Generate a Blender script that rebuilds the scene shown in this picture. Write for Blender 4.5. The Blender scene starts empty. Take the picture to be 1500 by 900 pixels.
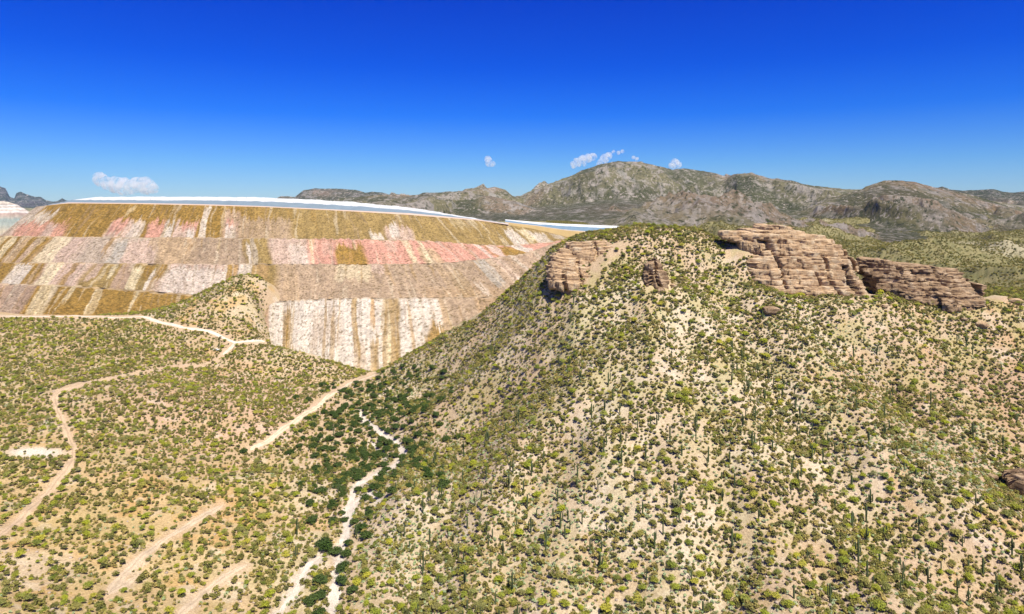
import bpy, math, random
import numpy as np
from mathutils import Vector

R = math.radians
SC = bpy.context.scene
COL = SC.collection
random.seed(7)
rng = np.random.default_rng(11)

# ------------------------------------------------------------------ camera
F = 977.0            # focal length in pixels of the 1500 px wide photograph
CZ = 150.0           # height of the drone over the datum
HZ = 300.0           # row of the horizon
cam_d = bpy.data.cameras.new('camera')
cam = bpy.data.objects.new('camera', cam_d)
COL.objects.link(cam)
cam.location = (0, 0, CZ)
cam.rotation_euler = (R(90), 0, 0)
cam_d.sensor_width = 36
cam_d.lens = 36 * F / 1500
cam_d.shift_y = -(450 - HZ) / 1500
cam_d.clip_start = 1
cam_d.clip_end = 80000
SC.camera = cam

# ------------------------------------------------------------------ world and sun
SUN_EL, SUN_AZ = R(60), R(149)       # azimuth clockwise from +Y (the view direction)
w = bpy.data.worlds.new('World')
SC.world = w
w.use_nodes = True
nt = w.node_tree
nt.nodes.clear()
out = nt.nodes.new('ShaderNodeOutputWorld')
bg = nt.nodes.new('ShaderNodeBackground')
sky = nt.nodes.new('ShaderNodeTexSky')
sky.sky_type = 'NISHITA'
sky.sun_disc = False
sky.sun_elevation = SUN_EL
sky.sun_rotation = SUN_AZ
sky.altitude = 900
sky.air_density = 1.0
sky.dust_density = 0.3
sky.ozone_density = 3.0
tc = nt.nodes.new('ShaderNodeTexCoord')
sep = nt.nodes.new('ShaderNodeSeparateXYZ')
nt.links.new(tc.outputs['Generated'], sep.inputs[0])
# a deep desert sky tinted by height, darkened overhead to weaken blue fill light
ramp = nt.nodes.new('ShaderNodeValToRGB')
nt.links.new(sep.outputs['Z'], ramp.inputs[0])
cr = ramp.color_ramp
SKY = [(0.0, (0.54, 0.73, 1.0)), (0.06, (0.28, 0.57, 1.05)), (0.13, (0.045, 0.35, 1.18)),
       (0.20, (0.0, 0.23, 1.18)), (0.29, (0.0, 0.17, 1.15)), (0.6, (0.01, 0.14, 0.6)), (1.0, (0.01, 0.10, 0.42))]
while len(cr.elements) < len(SKY):
    cr.elements.new(0.5)
for e, (p, c) in zip(cr.elements, SKY):
    e.position = p
    e.color = (*[v / 1.2 for v in c], 1)
mul = nt.nodes.new('ShaderNodeMix')
mul.data_type = 'RGBA'
mul.blend_type = 'MULTIPLY'
mul.inputs['Factor'].default_value = 1
nt.links.new(sky.outputs[0], mul.inputs['A'])
nt.links.new(ramp.outputs[0], mul.inputs['B'])
nt.links.new(mul.outputs['Result'], bg.inputs['Color'])
bg.inputs['Strength'].default_value = 0.10
nt.links.new(bg.outputs[0], out.inputs['Surface'])

sun_d = bpy.data.lights.new('sun', 'SUN')
sun_d.energy = 5.0
sun_d.angle = R(0.5)
sun_d.color = (1.0, 0.94, 0.82)
sun = bpy.data.objects.new('sun', sun_d)
COL.objects.link(sun)
sd = Vector((math.sin(SUN_AZ) * math.cos(SUN_EL), math.cos(SUN_AZ) * math.cos(SUN_EL), math.sin(SUN_EL)))
sun.rotation_euler = sd.to_track_quat('Z', 'Y').to_euler()
sun.location = (300, 200, 900)

vs = SC.view_settings
vs.view_transform = 'Standard'
vs.look = 'None'
vs.exposure = 0.55
vs.gamma = 1
vs.use_curve_mapping = False
SC.cycles.volume_bounces = 4
SC.cycles.max_bounces = 6
SC.cycles.transparent_max_bounces = 8

# ------------------------------------------------------------------ noise (numpy)
def _h(ix, iy, iz, s):
    h = (ix.astype(np.int64) * 374761393 + iy.astype(np.int64) * 668265263 + iz.astype(np.int64) * 2147483647 + s * 974634777)
    h = (h ^ (h >> 13)) & 0xffffffff
    h = (h * 1274126177) & 0xffffffff
    h = h ^ (h >> 16)
    return (h & 0xffff) / 32767.5 - 1.0

def vnoise(x, y, z=None, s=0):
    x = np.asarray(x, float); y = np.asarray(y, float)
    z = np.zeros_like(x + y) if z is None else np.asarray(z, float) + 0 * x
    ix, iy, iz = np.floor(x), np.floor(y), np.floor(z)
    fx, fy, fz = x - ix, y - iy, z - iz
    fx, fy, fz = [f * f * f * (f * (f * 6 - 15) + 10) for f in (fx, fy, fz)]
    def L(a, b, t): return a + (b - a) * t
    flat = not np.any(fz) and not np.any(iz)
    def lay(k):
        return L(L(_h(ix, iy, iz + k, s), _h(ix + 1, iy, iz + k, s), fx), L(_h(ix, iy + 1, iz + k, s), _h(ix + 1, iy + 1, iz + k, s), fx), fy)
    if flat: return lay(0)
    return L(lay(0), lay(1), fz)

def fbm(x, y, z=None, o=4, s=0, g=0.5):
    t = 0; a = 1; n = 0
    for k in range(o):
        t = t + a * vnoise(x, y, z, s + k * 17); n += a; a *= g
        x, y = (x * 0.8 - y * 0.6) * 2.03 + 5.2, (x * 0.6 + y * 0.8) * 2.03 + 1.7
        if z is not None: z = z * 2.03 + 3.1
    return t / n

def ridged(x, y, o=5, s=0, g=0.5):
    t = 0; a = 1; n = 0; wgt = 1
    for k in range(o):
        v = (1 - np.abs(vnoise(x, y, None, s + k * 13)) * 1.6); v = np.clip(v, -1, 1)
        v = v * np.abs(v)
        t = t + a * v * wgt; n += a; a *= g
        wgt = np.clip(v * 1.2 + 0.25, 0.15, 1)
        x, y = (x * 0.8 - y * 0.6) * 2.1 + 3.2, (x * 0.6 + y * 0.8) * 2.1 + 7.7
    return t / n

def sstep(a, b, x):
    t = np.clip((x - a) / (b - a), 0, 1)
    return t * t * (3 - 2 * t)

def interp(x, pts, k=1):
    p = np.array(pts, float)
    return np.interp(x, p[:, 0], p[:, k])

# ------------------------------------------------------------------ mesh and tag helpers
def tag(o, label=None, cat=None, group=None, kind=None):
    if label: o['label'] = label
    if cat: o['category'] = cat
    if group: o['group'] = group
    if kind: o['kind'] = kind
    return o

def mesh(name, V, Fc, mat, smooth=False, colors=None, extra=None):
    me = bpy.data.meshes.new(name)
    V = np.asarray(V, np.float32); Fc = np.asarray(Fc, np.int32)
    n, k = Fc.shape
    me.vertices.add(len(V)); me.vertices.foreach_set('co', V.ravel())
    me.loops.add(n * k); me.loops.foreach_set('vertex_index', Fc.ravel())
    me.polygons.add(n)
    me.polygons.foreach_set('loop_start', np.arange(0, n * k, k, dtype=np.int32))
    me.polygons.foreach_set('loop_total', np.full(n, k, np.int32))
    if smooth: me.polygons.foreach_set('use_smooth', np.ones(n, bool))
    me.update(calc_edges=True)
    if colors is not None:
        a = me.color_attributes.new('Col', 'FLOAT_COLOR', 'POINT')
        c = np.ones((len(V), 4), np.float32); c[:, :colors.shape[1]] = colors
        a.data.foreach_set('color', c.ravel())
    if mat: me.materials.append(mat)
    return me

def obj(name, me, parent=None, loc=None):
    o = bpy.data.objects.new(name, me)
    COL.objects.link(o)
    if parent: o.parent = parent
    if loc is not None: o.location = loc
    return o

def empty(name, loc=(0, 0, 0), rz=0):
    o = bpy.data.objects.new(name, None)
    o.empty_display_size = 1
    COL.objects.link(o); o.location = loc; o.rotation_euler.z = rz
    return o

def grid_faces(nr, nc, wrap=False):
    i = np.arange(nr - 1)[:, None]; j = np.arange(nc if wrap else nc - 1)[None, :]
    a = i * nc + j; b = i * nc + (j + 1) % nc
    return np.stack([a, b, b + nc, a + nc], -1).reshape(-1, 4)

# ------------------------------------------------------------------ materials
def newmat(name, rough=0.9):
    m = bpy.data.materials.new(name); m.use_nodes = True
    n = m.node_tree; b = n.nodes['Principled BSDF']
    b.inputs['Roughness'].default_value = rough
    b.inputs['Specular IOR Level'].default_value = 0.15
    return m, n, b

def nd(n, t, **kw):
    x = n.nodes.new(t)
    for k, v in kw.items():
        if k in x.inputs: x.inputs[k].default_value = v
        else: setattr(x, k, v)
    return x

def mixc(n, a, b, fac, mode='MIX'):
    m = n.nodes.new('ShaderNodeMix'); m.data_type = 'RGBA'; m.blend_type = mode
    for s, v in (('A', a), ('B', b)):
        if isinstance(v, tuple): m.inputs[s].default_value = (*v, 1)
        else: n.links.new(v, m.inputs[s])
    if isinstance(fac, (int, float)): m.inputs['Factor'].default_value = fac
    else: n.links.new(fac, m.inputs['Factor'])
    return m.outputs['Result']

def noise_fac(n, scale, lo, hi, detail=4, coord=None, rough=0.6, dist=0):
    t = nd(n, 'ShaderNodeTexNoise', Scale=scale, Detail=detail, Roughness=rough, Distortion=dist)
    if coord is None:
        coord = n.nodes.new('ShaderNodeNewGeometry').outputs['Position']
    n.links.new(coord, t.inputs['Vector'])
    r = n.nodes.new('ShaderNodeMapRange'); r.inputs['From Min'].default_value = lo; r.inputs['From Max'].default_value = hi
    n.links.new(t.outputs['Fac'], r.inputs['Value'])
    return r.outputs['Result']

def bump(n, b, hsock, strength, dist):
    u = nd(n, 'ShaderNodeBump', Strength=strength, Distance=dist)
    n.links.new(hsock, u.inputs['Height']); n.links.new(u.outputs[0], b.inputs['Normal'])

def ground_material(name, fine=1.3, amp=0.5):
    m, n, b = newmat(name, 0.95)
    a = n.nodes.new('ShaderNodeVertexColor'); a.layer_name = 'Col'
    f1 = noise_fac(n, fine, 0.35, 0.7, 5)
    f2 = noise_fac(n, fine * 4.3, 0.42, 0.62, 3)
    c = mixc(n, a.outputs['Color'], (0.55, 0.50, 0.46), 0.9, 'MULTIPLY')
    c1 = mixc(n, a.outputs['Color'], c, f1)
    c2 = mixc(n, c1, (1.25, 1.2, 1.12), f2, 'MULTIPLY')
    c3 = mixc(n, c1, c2, 0.6)
    n.links.new(c3, b.inputs['Base Color'])
    bump(n, b, noise_fac(n, fine * 2.2, 0.2, 0.8, 6, rough=0.7), 0.7, amp)
    return m

M_ground = ground_material('desert_soil')
M_road = ground_material('dirt_track', 2.2, 0.25)
M_waste = ground_material('waste_rock', 0.9, 1.2)

def far_material(name, rocky=0.5, dot=0.10, tint=(1, 1, 1)):
    """scrub covered mountain: vertex colour, fine scrub mottling, real relief through bump"""
    m, n, b = newmat(name, 0.95)
    a = n.nodes.new('ShaderNodeVertexColor'); a.layer_name = 'Col'
    v = nd(n, 'ShaderNodeTexVoronoi', Scale=dot)
    g = n.nodes.new('ShaderNodeNewGeometry')
    n.links.new(g.outputs['Position'], v.inputs['Vector'])
    r = n.nodes.new('ShaderNodeMapRange'); r.inputs['From Min'].default_value = 0.28; r.inputs['From Max'].default_value = 0.62
    n.links.new(v.outputs['Distance'], r.inputs['Value'])
    scrub = mixc(n, (0.085, 0.095, 0.04), a.outputs['Color'], r.outputs['Result'])
    big = noise_fac(n, dot * 0.35, 0.4, 0.62, 5)
    c = mixc(n, a.outputs['Color'], scrub, big)
    c = mixc(n, c, (0.07, 0.075, 0.045), noise_fac(n, dot * .6, .57, .66, 6, rough=.7))
    sp = noise_fac(n, dot * .75, .54, .62, 6, rough=.75)
    c = mixc(n, c, (0.60, 0.52, 0.45), sp)
    n.links.new(c, b.inputs['Base Color'])
    bump(n, b, noise_fac(n, dot * 0.4, 0.2, 0.8, 9, rough=0.78), 1.0, 3.2 / dot * 0.6)
    return m

def rock_material(name, base, dark, light):
    m, n, b = newmat(name, 0.92)
    co = n.nodes.new('ShaderNodeNewGeometry').outputs['Position']
    mp = n.nodes.new('ShaderNodeMapping'); mp.inputs['Scale'].default_value = (0.12, 0.12, 0.9)
    n.links.new(co, mp.inputs['Vector'])
    c = mixc(n, dark, base, noise_fac(n, 1.0, 0.34, 0.56, 6, mp.outputs[0]))
    c = mixc(n, c, light, noise_fac(n, 0.16, 0.5, 0.68, 5))
    mp2 = n.nodes.new('ShaderNodeMapping'); mp2.inputs['Scale'].default_value = (0.9, 0.9, 0.10)
    n.links.new(co, mp2.inputs['Vector'])
    c = mixc(n, c, tuple(v * 0.45 for v in dark), noise_fac(n, 0.7, 0.60, 0.74, 4, mp2.outputs[0]))
    c = mixc(n, c, (0.33, 0.28, 0.09), noise_fac(n, 0.12, 0.66, 0.74, 4))
    n.links.new(c, b.inputs['Base Color'])
    bump(n, b, noise_fac(n, 1.0, 0.1, 0.9, 8, mp.outputs[0], rough=0.78), 1.0, 1.6)
    return m

M_rock = rock_material('sandstone', (0.58, 0.405, 0.245), (0.30, 0.185, 0.10), (0.68, 0.54, 0.37))
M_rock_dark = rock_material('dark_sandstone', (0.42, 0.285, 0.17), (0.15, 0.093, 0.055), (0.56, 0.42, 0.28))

def leaf_material(name, cols, trans=0.25):
    m, n, b = newmat(name, 0.75)
    oi = n.nodes.new('ShaderNodeObjectInfo')
    rp = n.nodes.new('ShaderNodeValToRGB')
    while len(rp.color_ramp.elements) < len(cols): rp.color_ramp.elements.new(0.5)
    for i, (e, c) in enumerate(zip(rp.color_ramp.elements, cols)):
        e.position = i / max(1, len(cols) - 1); e.color = (*c, 1)
    n.links.new(oi.outputs['Random'], rp.inputs[0])
    tcd = n.nodes.new('ShaderNodeTexCoord')
    f = noise_fac(n, 2.2, 0.35, 0.65, 2, tcd.outputs['Object'])
    c = mixc(n, rp.outputs[0], (1.5, 1.45, 1.15), f, 'MULTIPLY')
    n.links.new(c, b.inputs['Base Color'])
    tr = n.nodes.new('ShaderNodeBsdfTranslucent'); n.links.new(c, tr.inputs['Color'])
    mx = n.nodes.new('ShaderNodeMixShader'); mx.inputs[0].default_value = trans
    n.links.new(b.outputs[0], mx.inputs[1]); n.links.new(tr.outputs[0], mx.inputs[2])
    n.links.new(mx.outputs[0], n.nodes['Material Output'].inputs['Surface'])
    return m

M_palo = leaf_material('palo_verde_leaves', [(0.20, 0.20, 0.06), (0.36, 0.39, 0.04), (0.25, 0.29, 0.05), (0.45, 0.43, 0.06), (0.27, 0.25, 0.11), (0.17, 0.21, 0.04), (0.32, 0.35, 0.06), (0.25, 0.25, 0.13)], 0.3)
M_mesq = leaf_material('mesquite_leaves', [(0.035, 0.065, 0.014), (0.06, 0.09, 0.025), (0.045, 0.075, 0.022)], 0.15)
M_dark = leaf_material('scrub_leaves', [(0.08, 0.085, 0.03), (0.20, 0.18, 0.05), (0.10, 0.115, 0.03), (0.28, 0.25, 0.075), (0.13, 0.13, 0.04), (0.34, 0.27, 0.10), (0.09, 0.09, 0.03)], 0.12)
M_pale = leaf_material('pale_scrub_leaves', [(0.30, 0.37, 0.22), (0.38, 0.44, 0.28), (0.30, 0.39, 0.20), (0.42, 0.44, 0.27)], 0.15)
M_yel = leaf_material('brittlebush_leaves', [(0.40, 0.30, 0.05), (0.36, 0.30, 0.09), (0.45, 0.33, 0.04)], 0.15)
def plain(name, c, rough=0.85, scale=3.0, var=0.35):
    m, n, b = newmat(name, rough)
    k = mixc(n, c, tuple(v * (1 - var) for v in c), noise_fac(n, scale, 0.35, 0.65, 4))
    n.links.new(k, b.inputs['Base Color'])
    return m
M_bark = plain('bark', (0.13, 0.13, 0.06))
M_cact = plain('saguaro_skin', (0.105, 0.135, 0.055), 0.7, 1.2)

# ------------------------------------------------------------------ the lie of the land
# (px, py, Y): a point seen at that pixel Y metres ahead; height follows.  (px, None, Y, z): a point no one sees.
CP = [(-300,900,190),(-300,650,330),(-300,520,540),(-300,465,700),
 (0,900,204),(0,800,256),(0,700,332),(0,600,430),(0,520,545),(0,464,668),
 (100,580,440),(105,660,362),(200,700,335),(250,900,232),(150,800,270),(60,620,400),
 (200,520,560),(230,468,655),(120,463,665),(350,600,450),(345,503,612),(385,501,628),(300,500,610),
 (400,640,425),(480,580,520),(545,552,592),(365,660,405),(400,800,290),(330,740,325),
 (490,900,247),(505,770,318),(520,700,372),(575,645,425),(560,600,490),(440,540,585),(440,514,618),(390,506,628),(480,533,600),(520,548,592),(425,560,560),
 (380,409,715),(300,436,690),(260,454,668),(345,417,705),(384,455,690),(330,465,650),(385,490,645),(400,None,690,-140),(398,None,650,-144),(370,440,680),
 (405,None,690,-142),(430,None,655,-150),(470,None,665,-158),(408,None,645,-140),(540,None,640,-162),
 (380,None,800,-105),(250,None,760,-125),(0,None,760,-125),(100,None,800,-130),(500,None,700,-165),(600,None,720,-165),(700,None,760,-160),
 (800,None,640,-95),(820,None,760,-120),(700,None,640,-135),(300,None,1100,-130),(-300,None,1000,-120),(600,None,1000,-150),(900,None,700,-75),
 # the hill
 (800,419,455),(822,356,510),(760,438,495),(700,467,532),(650,491,558),(600,520,580),(565,540,592),(735,448,510),
 (700,600,405),(800,500,408),(700,530,470),(620,600,440),(850,450,415),(900,500,368),(590,560,530),
 (870,417,431),(870,352,474),(890,338,520),(910,335,500),(830,385,470),
 (930,331,490),(1000,337,480),(1050,347,470),(965,385,440),(960,440,400),
 (960,460,390),(960,540,345),(950,620,310),(940,720,275),(930,820,248),(920,900,230),
 (1020,400,440),(1060,440,408),(1100,520,362),(1150,600,320),(1230,700,277),(1330,790,246),(1450,880,224),
 (600,900,238),(640,760,290),(680,680,328),(760,610,360),(590,740,306),(560,900,243),(560,780,300),(760,780,270),(800,650,320),(780,900,232),
 (1050,600,318),(1050,750,262),(1150,800,246),(1150,900,218),(1300,900,212),(1030,500,372),
 (1100,425,420),(1100,370,450),(1180,440,411),(1283,446,405),(1150,None,445,-60),(1250,None,445,-62),(1180,None,500,-55),(1280,None,500,-66),(1100,None,520,-42),
 (1200,460,398),(1250,560,350),(1220,510,372),(1330,650,306),(1430,720,276),(1500,785,256),
 (1290,430,428),(1380,451,420),(1470,450,420),(1380,None,448,-64),(1380,None,500,-75),(1460,None,470,-70),(1500,441,432),(1600,455,430),
 (1330,540,372),(1400,622,330),(1500,705,292),(1400,500,400),(1500,560,372),(1500,490,405),(1500,640,335),(1600,570,375),(1600,700,310),
 (1750,900,220),(1750,600,365),(1750,470,440),(2100,900,220),(2100,500,440),
 (1000,None,600,-70),(1200,None,600,-96),(1450,None,570,-108),(1700,None,580,-112),(1150,None,780,-92),(-300,None,2000,-90),
 (1300,384,980),(1150,352,1150),(1400,385,980),(1500,425,700),(1500,385,950),(1650,400,900),(1400,352,1400),(1300,345,1500),(1500,352,1500),
 (1100,330,1500),(950,331,1500),(700,None,1500,-60),(400,None,1500,-80),(0,None,1500,-90),(1700,350,1500),
 (0,None,3000,-60),(750,None,3000,-60),(1500,None,3000,-50),(1900,None,2500,-50),
 (-900,None,300,-140),(-900,None,900,-110),(2600,None,300,-110),(2600,None,900,-90),
 (0,None,120,-122),(500,None,120,-146),(750,None,120,-142),(1000,None,120,-142),(1500,None,120,-125),(-900,None,120,-130),(2600,None,120,-110)]
KY = 1.5
A_ = []; Z_ = []
for c in CP:
    z = c[3] if c[1] is None else -(c[1] - HZ) / F * c[2]
    A_.append(((c[0] - 750) / F, math.log(c[2]) * KY)); Z_.append(z)
A_ = np.array(A_); Z_ = np.array(Z_, float)
def _phi(r2): return 0.5 * r2 * np.log(r2 + 1e-12)
n_ = len(A_)
D_ = ((A_[:, None, :] - A_[None]) ** 2).sum(-1)
Mx = np.zeros((n_ + 3, n_ + 3)); Mx[:n_, :n_] = _phi(D_) + np.eye(n_) * 2e-4
Mx[:n_, n_] = 1; Mx[:n_, n_ + 1:] = A_; Mx[n_:, :n_] = Mx[:n_, n_:].T
Wt = np.linalg.solve(Mx, np.concatenate([Z_, np.zeros(3)]))
def tps(px, Y):
    u = (px - 750) / F; v = np.log(Y) * KY
    z = Wt[n_] + Wt[n_ + 1] * u + Wt[n_ + 2] * v
    for i in range(n_):
        z = z + Wt[i] * _phi((u - A_[i, 0]) ** 2 + (v - A_[i, 1]) ** 2)
    return z

pxs = np.concatenate([np.linspace(-700, -110, 50)[:-1], np.linspace(-110, 1610, 600), np.linspace(1610, 2400, 60)[1:]])
lys = np.concatenate([np.linspace(math.log(95), math.log(190), 40)[:-1], np.linspace(math.log(190), math.log(720), 430)[:-1],
                      np.linspace(math.log(720), math.log(2600), 190)[:-1], np.linspace(math.log(2600), math.log(40000), 30)])
PX, LY = np.meshgrid(pxs, lys)
YY = np.exp(LY)
XX = (PX - 750) / F * YY
ZZ = tps(PX, np.minimum(YY, 3000))
# small relief: drainage lines running down the slopes, lumps, and big spurs in the foothills
near = 1 - sstep(560, 760, YY)
right = sstep(560, 760, PX)
ZZ += near * (right * 2.6 + 0.8) * (ridged(XX / 60 + 3, YY / 85, 4, 5) - 0.35) * sstep(90, 230, YY)
ZZ += near * 1.6 * fbm(XX / 14, YY / 14, None, 4, 9)
def poly_dist(px, py, pts):
    P = np.array(pts, float)
    d = np.full(np.shape(px), 1e9)
    for a, b in zip(P[:-1], P[1:]):
        ab = b - a; t = np.clip(((px - a[0]) * ab[0] + (py - a[1]) * ab[1]) / (ab @ ab), 0, 1)
        d = np.minimum(d, np.hypot(px - a[0] - t * ab[0], py - a[1] - t * ab[1]))
    return d
G_R = [(1062,370),(1070,440),(1100,500),(1150,590),(1200,650),(1240,720),(1320,790),(1400,840),(1480,885)]
G_L = [(905,470),(880,492),(830,520),(770,560),(700,618),(665,700),(645,780),(625,900)]
G_3 = [(1300,555),(1345,600),(1400,650),(1460,688),(1520,722)]
_py0 = HZ - ZZ * F / YY
for _g, _d, _w in ((G_R, 5.5, 13), (G_L, 5.0, 12), (G_3, 4.5, 9), ([(760,470),(690,530),(620,585)], 2.5, 8), ([(930,520),(860,600),(800,700),(760,800),(730,900)], 3.0, 9), ([(1000,480),(1040,580),(1060,700),(1070,800),(1060,900)], 3.0, 9), ([(1190,470),(1290,560),(1330,640)], 2.5, 8), ([(1150,760),(1200,830),(1240,900)], 2.5, 7)):
    _q = poly_dist(XX / 14 * 0 + PX, _py0, _g) * YY / F
    ZZ -= near * _d * (np.exp(-(_q / _w) ** 2) - 0.35 * np.exp(-((_q - 2 * _w) / _w) ** 2)) * sstep(130, 200, YY)
ZZ += sstep(650, 900, YY) * (1 - sstep(2400, 3400, YY)) * sstep(820, 960, PX) * 46 * (ridged(XX / 230 + 2, YY / 330 + 1, 6, 31, .58) - 0.42)
ZZ = np.where(YY > 2600, ZZ * (1 - sstep(2600, 3400, YY)) + (-62) * sstep(2600, 3400, YY), ZZ)

def poly_dist(px, py, pts):
    P = np.array(pts, float)
    d = np.full(np.shape(px), 1e9)
    for a, b in zip(P[:-1], P[1:]):
        ab = b - a; t = np.clip(((px - a[0]) * ab[0] + (py - a[1]) * ab[1]) / (ab @ ab), 0, 1)
        d = np.minimum(d, np.hypot(px - a[0] - t * ab[0], py - a[1] - t * ab[1]))
    return d

def surf(px, Y):
    """height of the ground sheet"""
    px = np.asarray(px, float); ly = np.log(np.asarray(Y, float))
    j = np.clip(np.searchsorted(pxs, px) - 1, 0, len(pxs) - 2); i = np.clip(np.searchsorted(lys, ly) - 1, 0, len(lys) - 2)
    a = np.clip((px - pxs[j]) / (pxs[j + 1] - pxs[j]), 0, 1); b = np.clip((ly - lys[i]) / (lys[i + 1] - lys[i]), 0, 1)
    return (ZZ[i, j] * (1 - a) + ZZ[i, j + 1] * a) * (1 - b) + (ZZ[i + 1, j] * (1 - a) + ZZ[i + 1, j + 1] * a) * b

def ground_z(x, y):
    return surf(750 + F * x / y, y)

_ly = np.linspace(math.log(140), math.log(1700), 2600)
def hit(px, py):
    """world point of the ground that the photograph shows at (px, py)"""
    Y = np.exp(_ly); z = surf(np.full_like(Y, px), Y); row = HZ - z * F / Y
    k = np.argmax(row <= py)
    Yh = Y[k]
    return np.array([(px - 750) / F * Yh, Yh, z[k]])

PYY = HZ - ZZ * F / YY
# ---- soil colour
def ground_color(px, py, x, y, far):
    pink = np.array((0.55, 0.42, 0.285)); cream = np.array((0.63, 0.535, 0.375)); orange = np.array((0.60, 0.38, 0.15)); yel = np.array((0.63, 0.46, 0.21))
    brown = np.array((0.44, 0.29, 0.19)); white = np.array((0.72, 0.66, 0.57)); fargr = np.array((0.26, 0.235, 0.115))
    def mx(a, b, t): return a + (b - a) * t[..., None]
    c = np.ones(px.shape + (3,)) * pink
    n1 = fbm(x / 45, y / 45, None, 4, 41); n2 = fbm(x / 16, y / 16, None, 4, 43); n3 = fbm(x / 7, y / 7, None, 3, 47)
    c = mx(c, cream, sstep(-0.05, 0.35, n1))
    ell = lambda cx, cy, rx, ry: np.exp(-((px - cx) / rx) ** 2 - ((py - cy) / ry) ** 2)
    pal = np.clip(ell(870, 760, 190, 120) + ell(1370, 690, 150, 70) + ell(950, 520, 190, 110) + ell(610, 800, 70, 110) + ell(1210, 480, 120, 70) + ell(1150, 620, 110, 90) * .5, 0, 1)
    c = mx(c, np.array((0.66, 0.58, 0.43)), pal * 0.75)
    left = 1 - sstep(380, 520, px + 0.0 * py)
    c = mx(c, yel, left * np.clip(ell(100, 800, 420, 190), 0, 1) * 0.8)
    c = mx(c, orange, sstep(0.12, 0.42, n2) * (0.25 + 0.5 * left + 0.25 * sstep(1150, 1350, px)))
    c = mx(c, brown, np.clip(ell(1470, 590, 230, 130), 0, 1) * 0.75)
    c = mx(c, np.array((0.43, 0.32, 0.18)), left * np.clip(ell(150, 540, 420, 110), 0, 1) * .6)
    c = mx(c, np.array((0.50, 0.375, 0.24)), sstep(540, 640, px) * sstep(-.2, .3, fbm(x / 26, y / 26, None, 4, 141)) * .5)
    c = mx(c, np.array((0.62, 0.42, 0.31)), left * np.clip(ell(380, 600, 260, 70), 0, 1) * 0.7)
    c = mx(c, white, sstep(0.25, 0.5, n3) * 0.35)
    hg = sstep(520, 640, px) * sstep(700, 520, py)
    c = mx(c, np.array((0.44, 0.39, 0.17)), sstep(-.15, .35, fbm(x / 11, y / 11, None, 4, 121)) * (.25 + .35 * hg))
    c = mx(c, fargr, far)
    c = mx(c, np.array((0.11, 0.12, 0.05)), far * sstep(-.05, .35, fbm(x / 7, y / 12, None, 4, 131)) * .6)
    c = mx(c, white, far * sstep(0.35, 0.5, fbm(x / 60, y / 200, None, 4, 77)) * 0.25)
    return c

farm = np.maximum(sstep(560, 640, YY) * sstep(800, 900, PX), sstep(1200, 1500, YY))
GC = ground_color(PX, PYY, XX, YY, farm)

ROADS = {
 'valley': (4.0, [(550,549),(510,562),(480,581),(455,602),(430,620),(400,641),(366,660)], 'pale dirt road descending from the foot of the tailings embankment across the valley', 'paved'),
 'left_up': (1.6, [(322,523),(312,530),(296,536),(250,538),(180,551),(130,561),(100,569)], '', ''),
 'left': (3.8, [(120,564),(96,570),(88,574),(80,584),(84,602),(98,632),(107,655),(105,678),(80,710),(40,750),(-10,792),(-60,830)], 'winding rutted dirt road bending at the left edge of the valley', ''),
 'far': (3.2, [(-30,463),(40,464),(110,463),(165,466),(205,464),(232,472),(270,481),(308,486),(326,495),(345,503),(388,501)], 'narrow dirt road along the foot of the embankment', ''),
 'link': (3.6, [(345,503),(336,512),(326,520)], 'short dirt road linking junction', ''),
 'low': (3.6, [(326,741),(300,756),(270,774),(235,795),(205,818),(180,843),(160,870)], 'wide pale dirt track', ''),
 'low2': (3.4, [(362,828),(330,845),(300,868),(262,902)], 'short pale dirt track', ''),
 'stub': (3.2, [(200,845),(180,858),(158,872)], 'short spur', ''),
}
WASH = [[(483,930),(487,895),(490,860),(499,815),(508,775),(512,742),(522,712),(548,696),(572,686),(592,664),(580,648),(556,634),(534,618),(528,604)],
        [(512,742),(540,722),(556,735)], [(400,905),(432,868),(446,835),(470,815)], [(566,672),(545,650)]]
rd = np.full(PX.shape, 1e9)
for k, (wd, pts, *_r) in ROADS.items():
    rd = np.minimum(rd, poly_dist(PX, PYY, pts) * YY / F - wd * 0.5)
rd = np.where(YY > 760, 1e9, rd)
GC += (np.array((0.66, 0.50, 0.36)) - GC) * ((1 - sstep(-1, 3.0, rd + 1.5 * fbm(XX / 4, YY / 4, None, 3, 97))) * 0.6)[..., None]
wdist = np.full(PX.shape, 1e9)
for pts in WASH: wdist = np.minimum(wdist, poly_dist(PX, PYY, pts) * YY / F)
wn = fbm(XX / 6, YY / 6, None, 3, 91)
wmask = (1 - sstep(0.8, 3.8, wdist + wn * 2.5)) * (YY < 700)
GC += (np.array((0.70, 0.62, 0.54)) - GC) * wmask[..., None] * 0.9
ZZ -= wmask * 0.9
# bare bladed patches
bare = lambda cx, cy, rx, ry: np.exp(-(((PX - cx) / rx) ** 2 + ((PYY - cy) / ry) ** 2) ** 2) * (YY < 700)
GC += (np.array((0.76, 0.70, 0.62)) - GC) * (bare(52, 663, 42, 8) * 0.9)[..., None]
GC += (np.array((0.72, 0.60, 0.44)) - GC) * (bare(20, 830, 110, 26) * 0.7 + 0)[..., None]
GC += (np.array((0.68, 0.50, 0.40)) - GC) * (np.clip(bare(430, 600, 70, 10) + bare(385, 632, 40, 8), 0, 1) * 0.5)[..., None]

V = np.stack([XX, YY, ZZ + CZ], -1).reshape(-1, 3)
g = obj('ground', mesh('ground', V, grid_faces(*PX.shape), M_ground, True, GC.reshape(-1, 3)))
tag(g, kind='structure')

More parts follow.
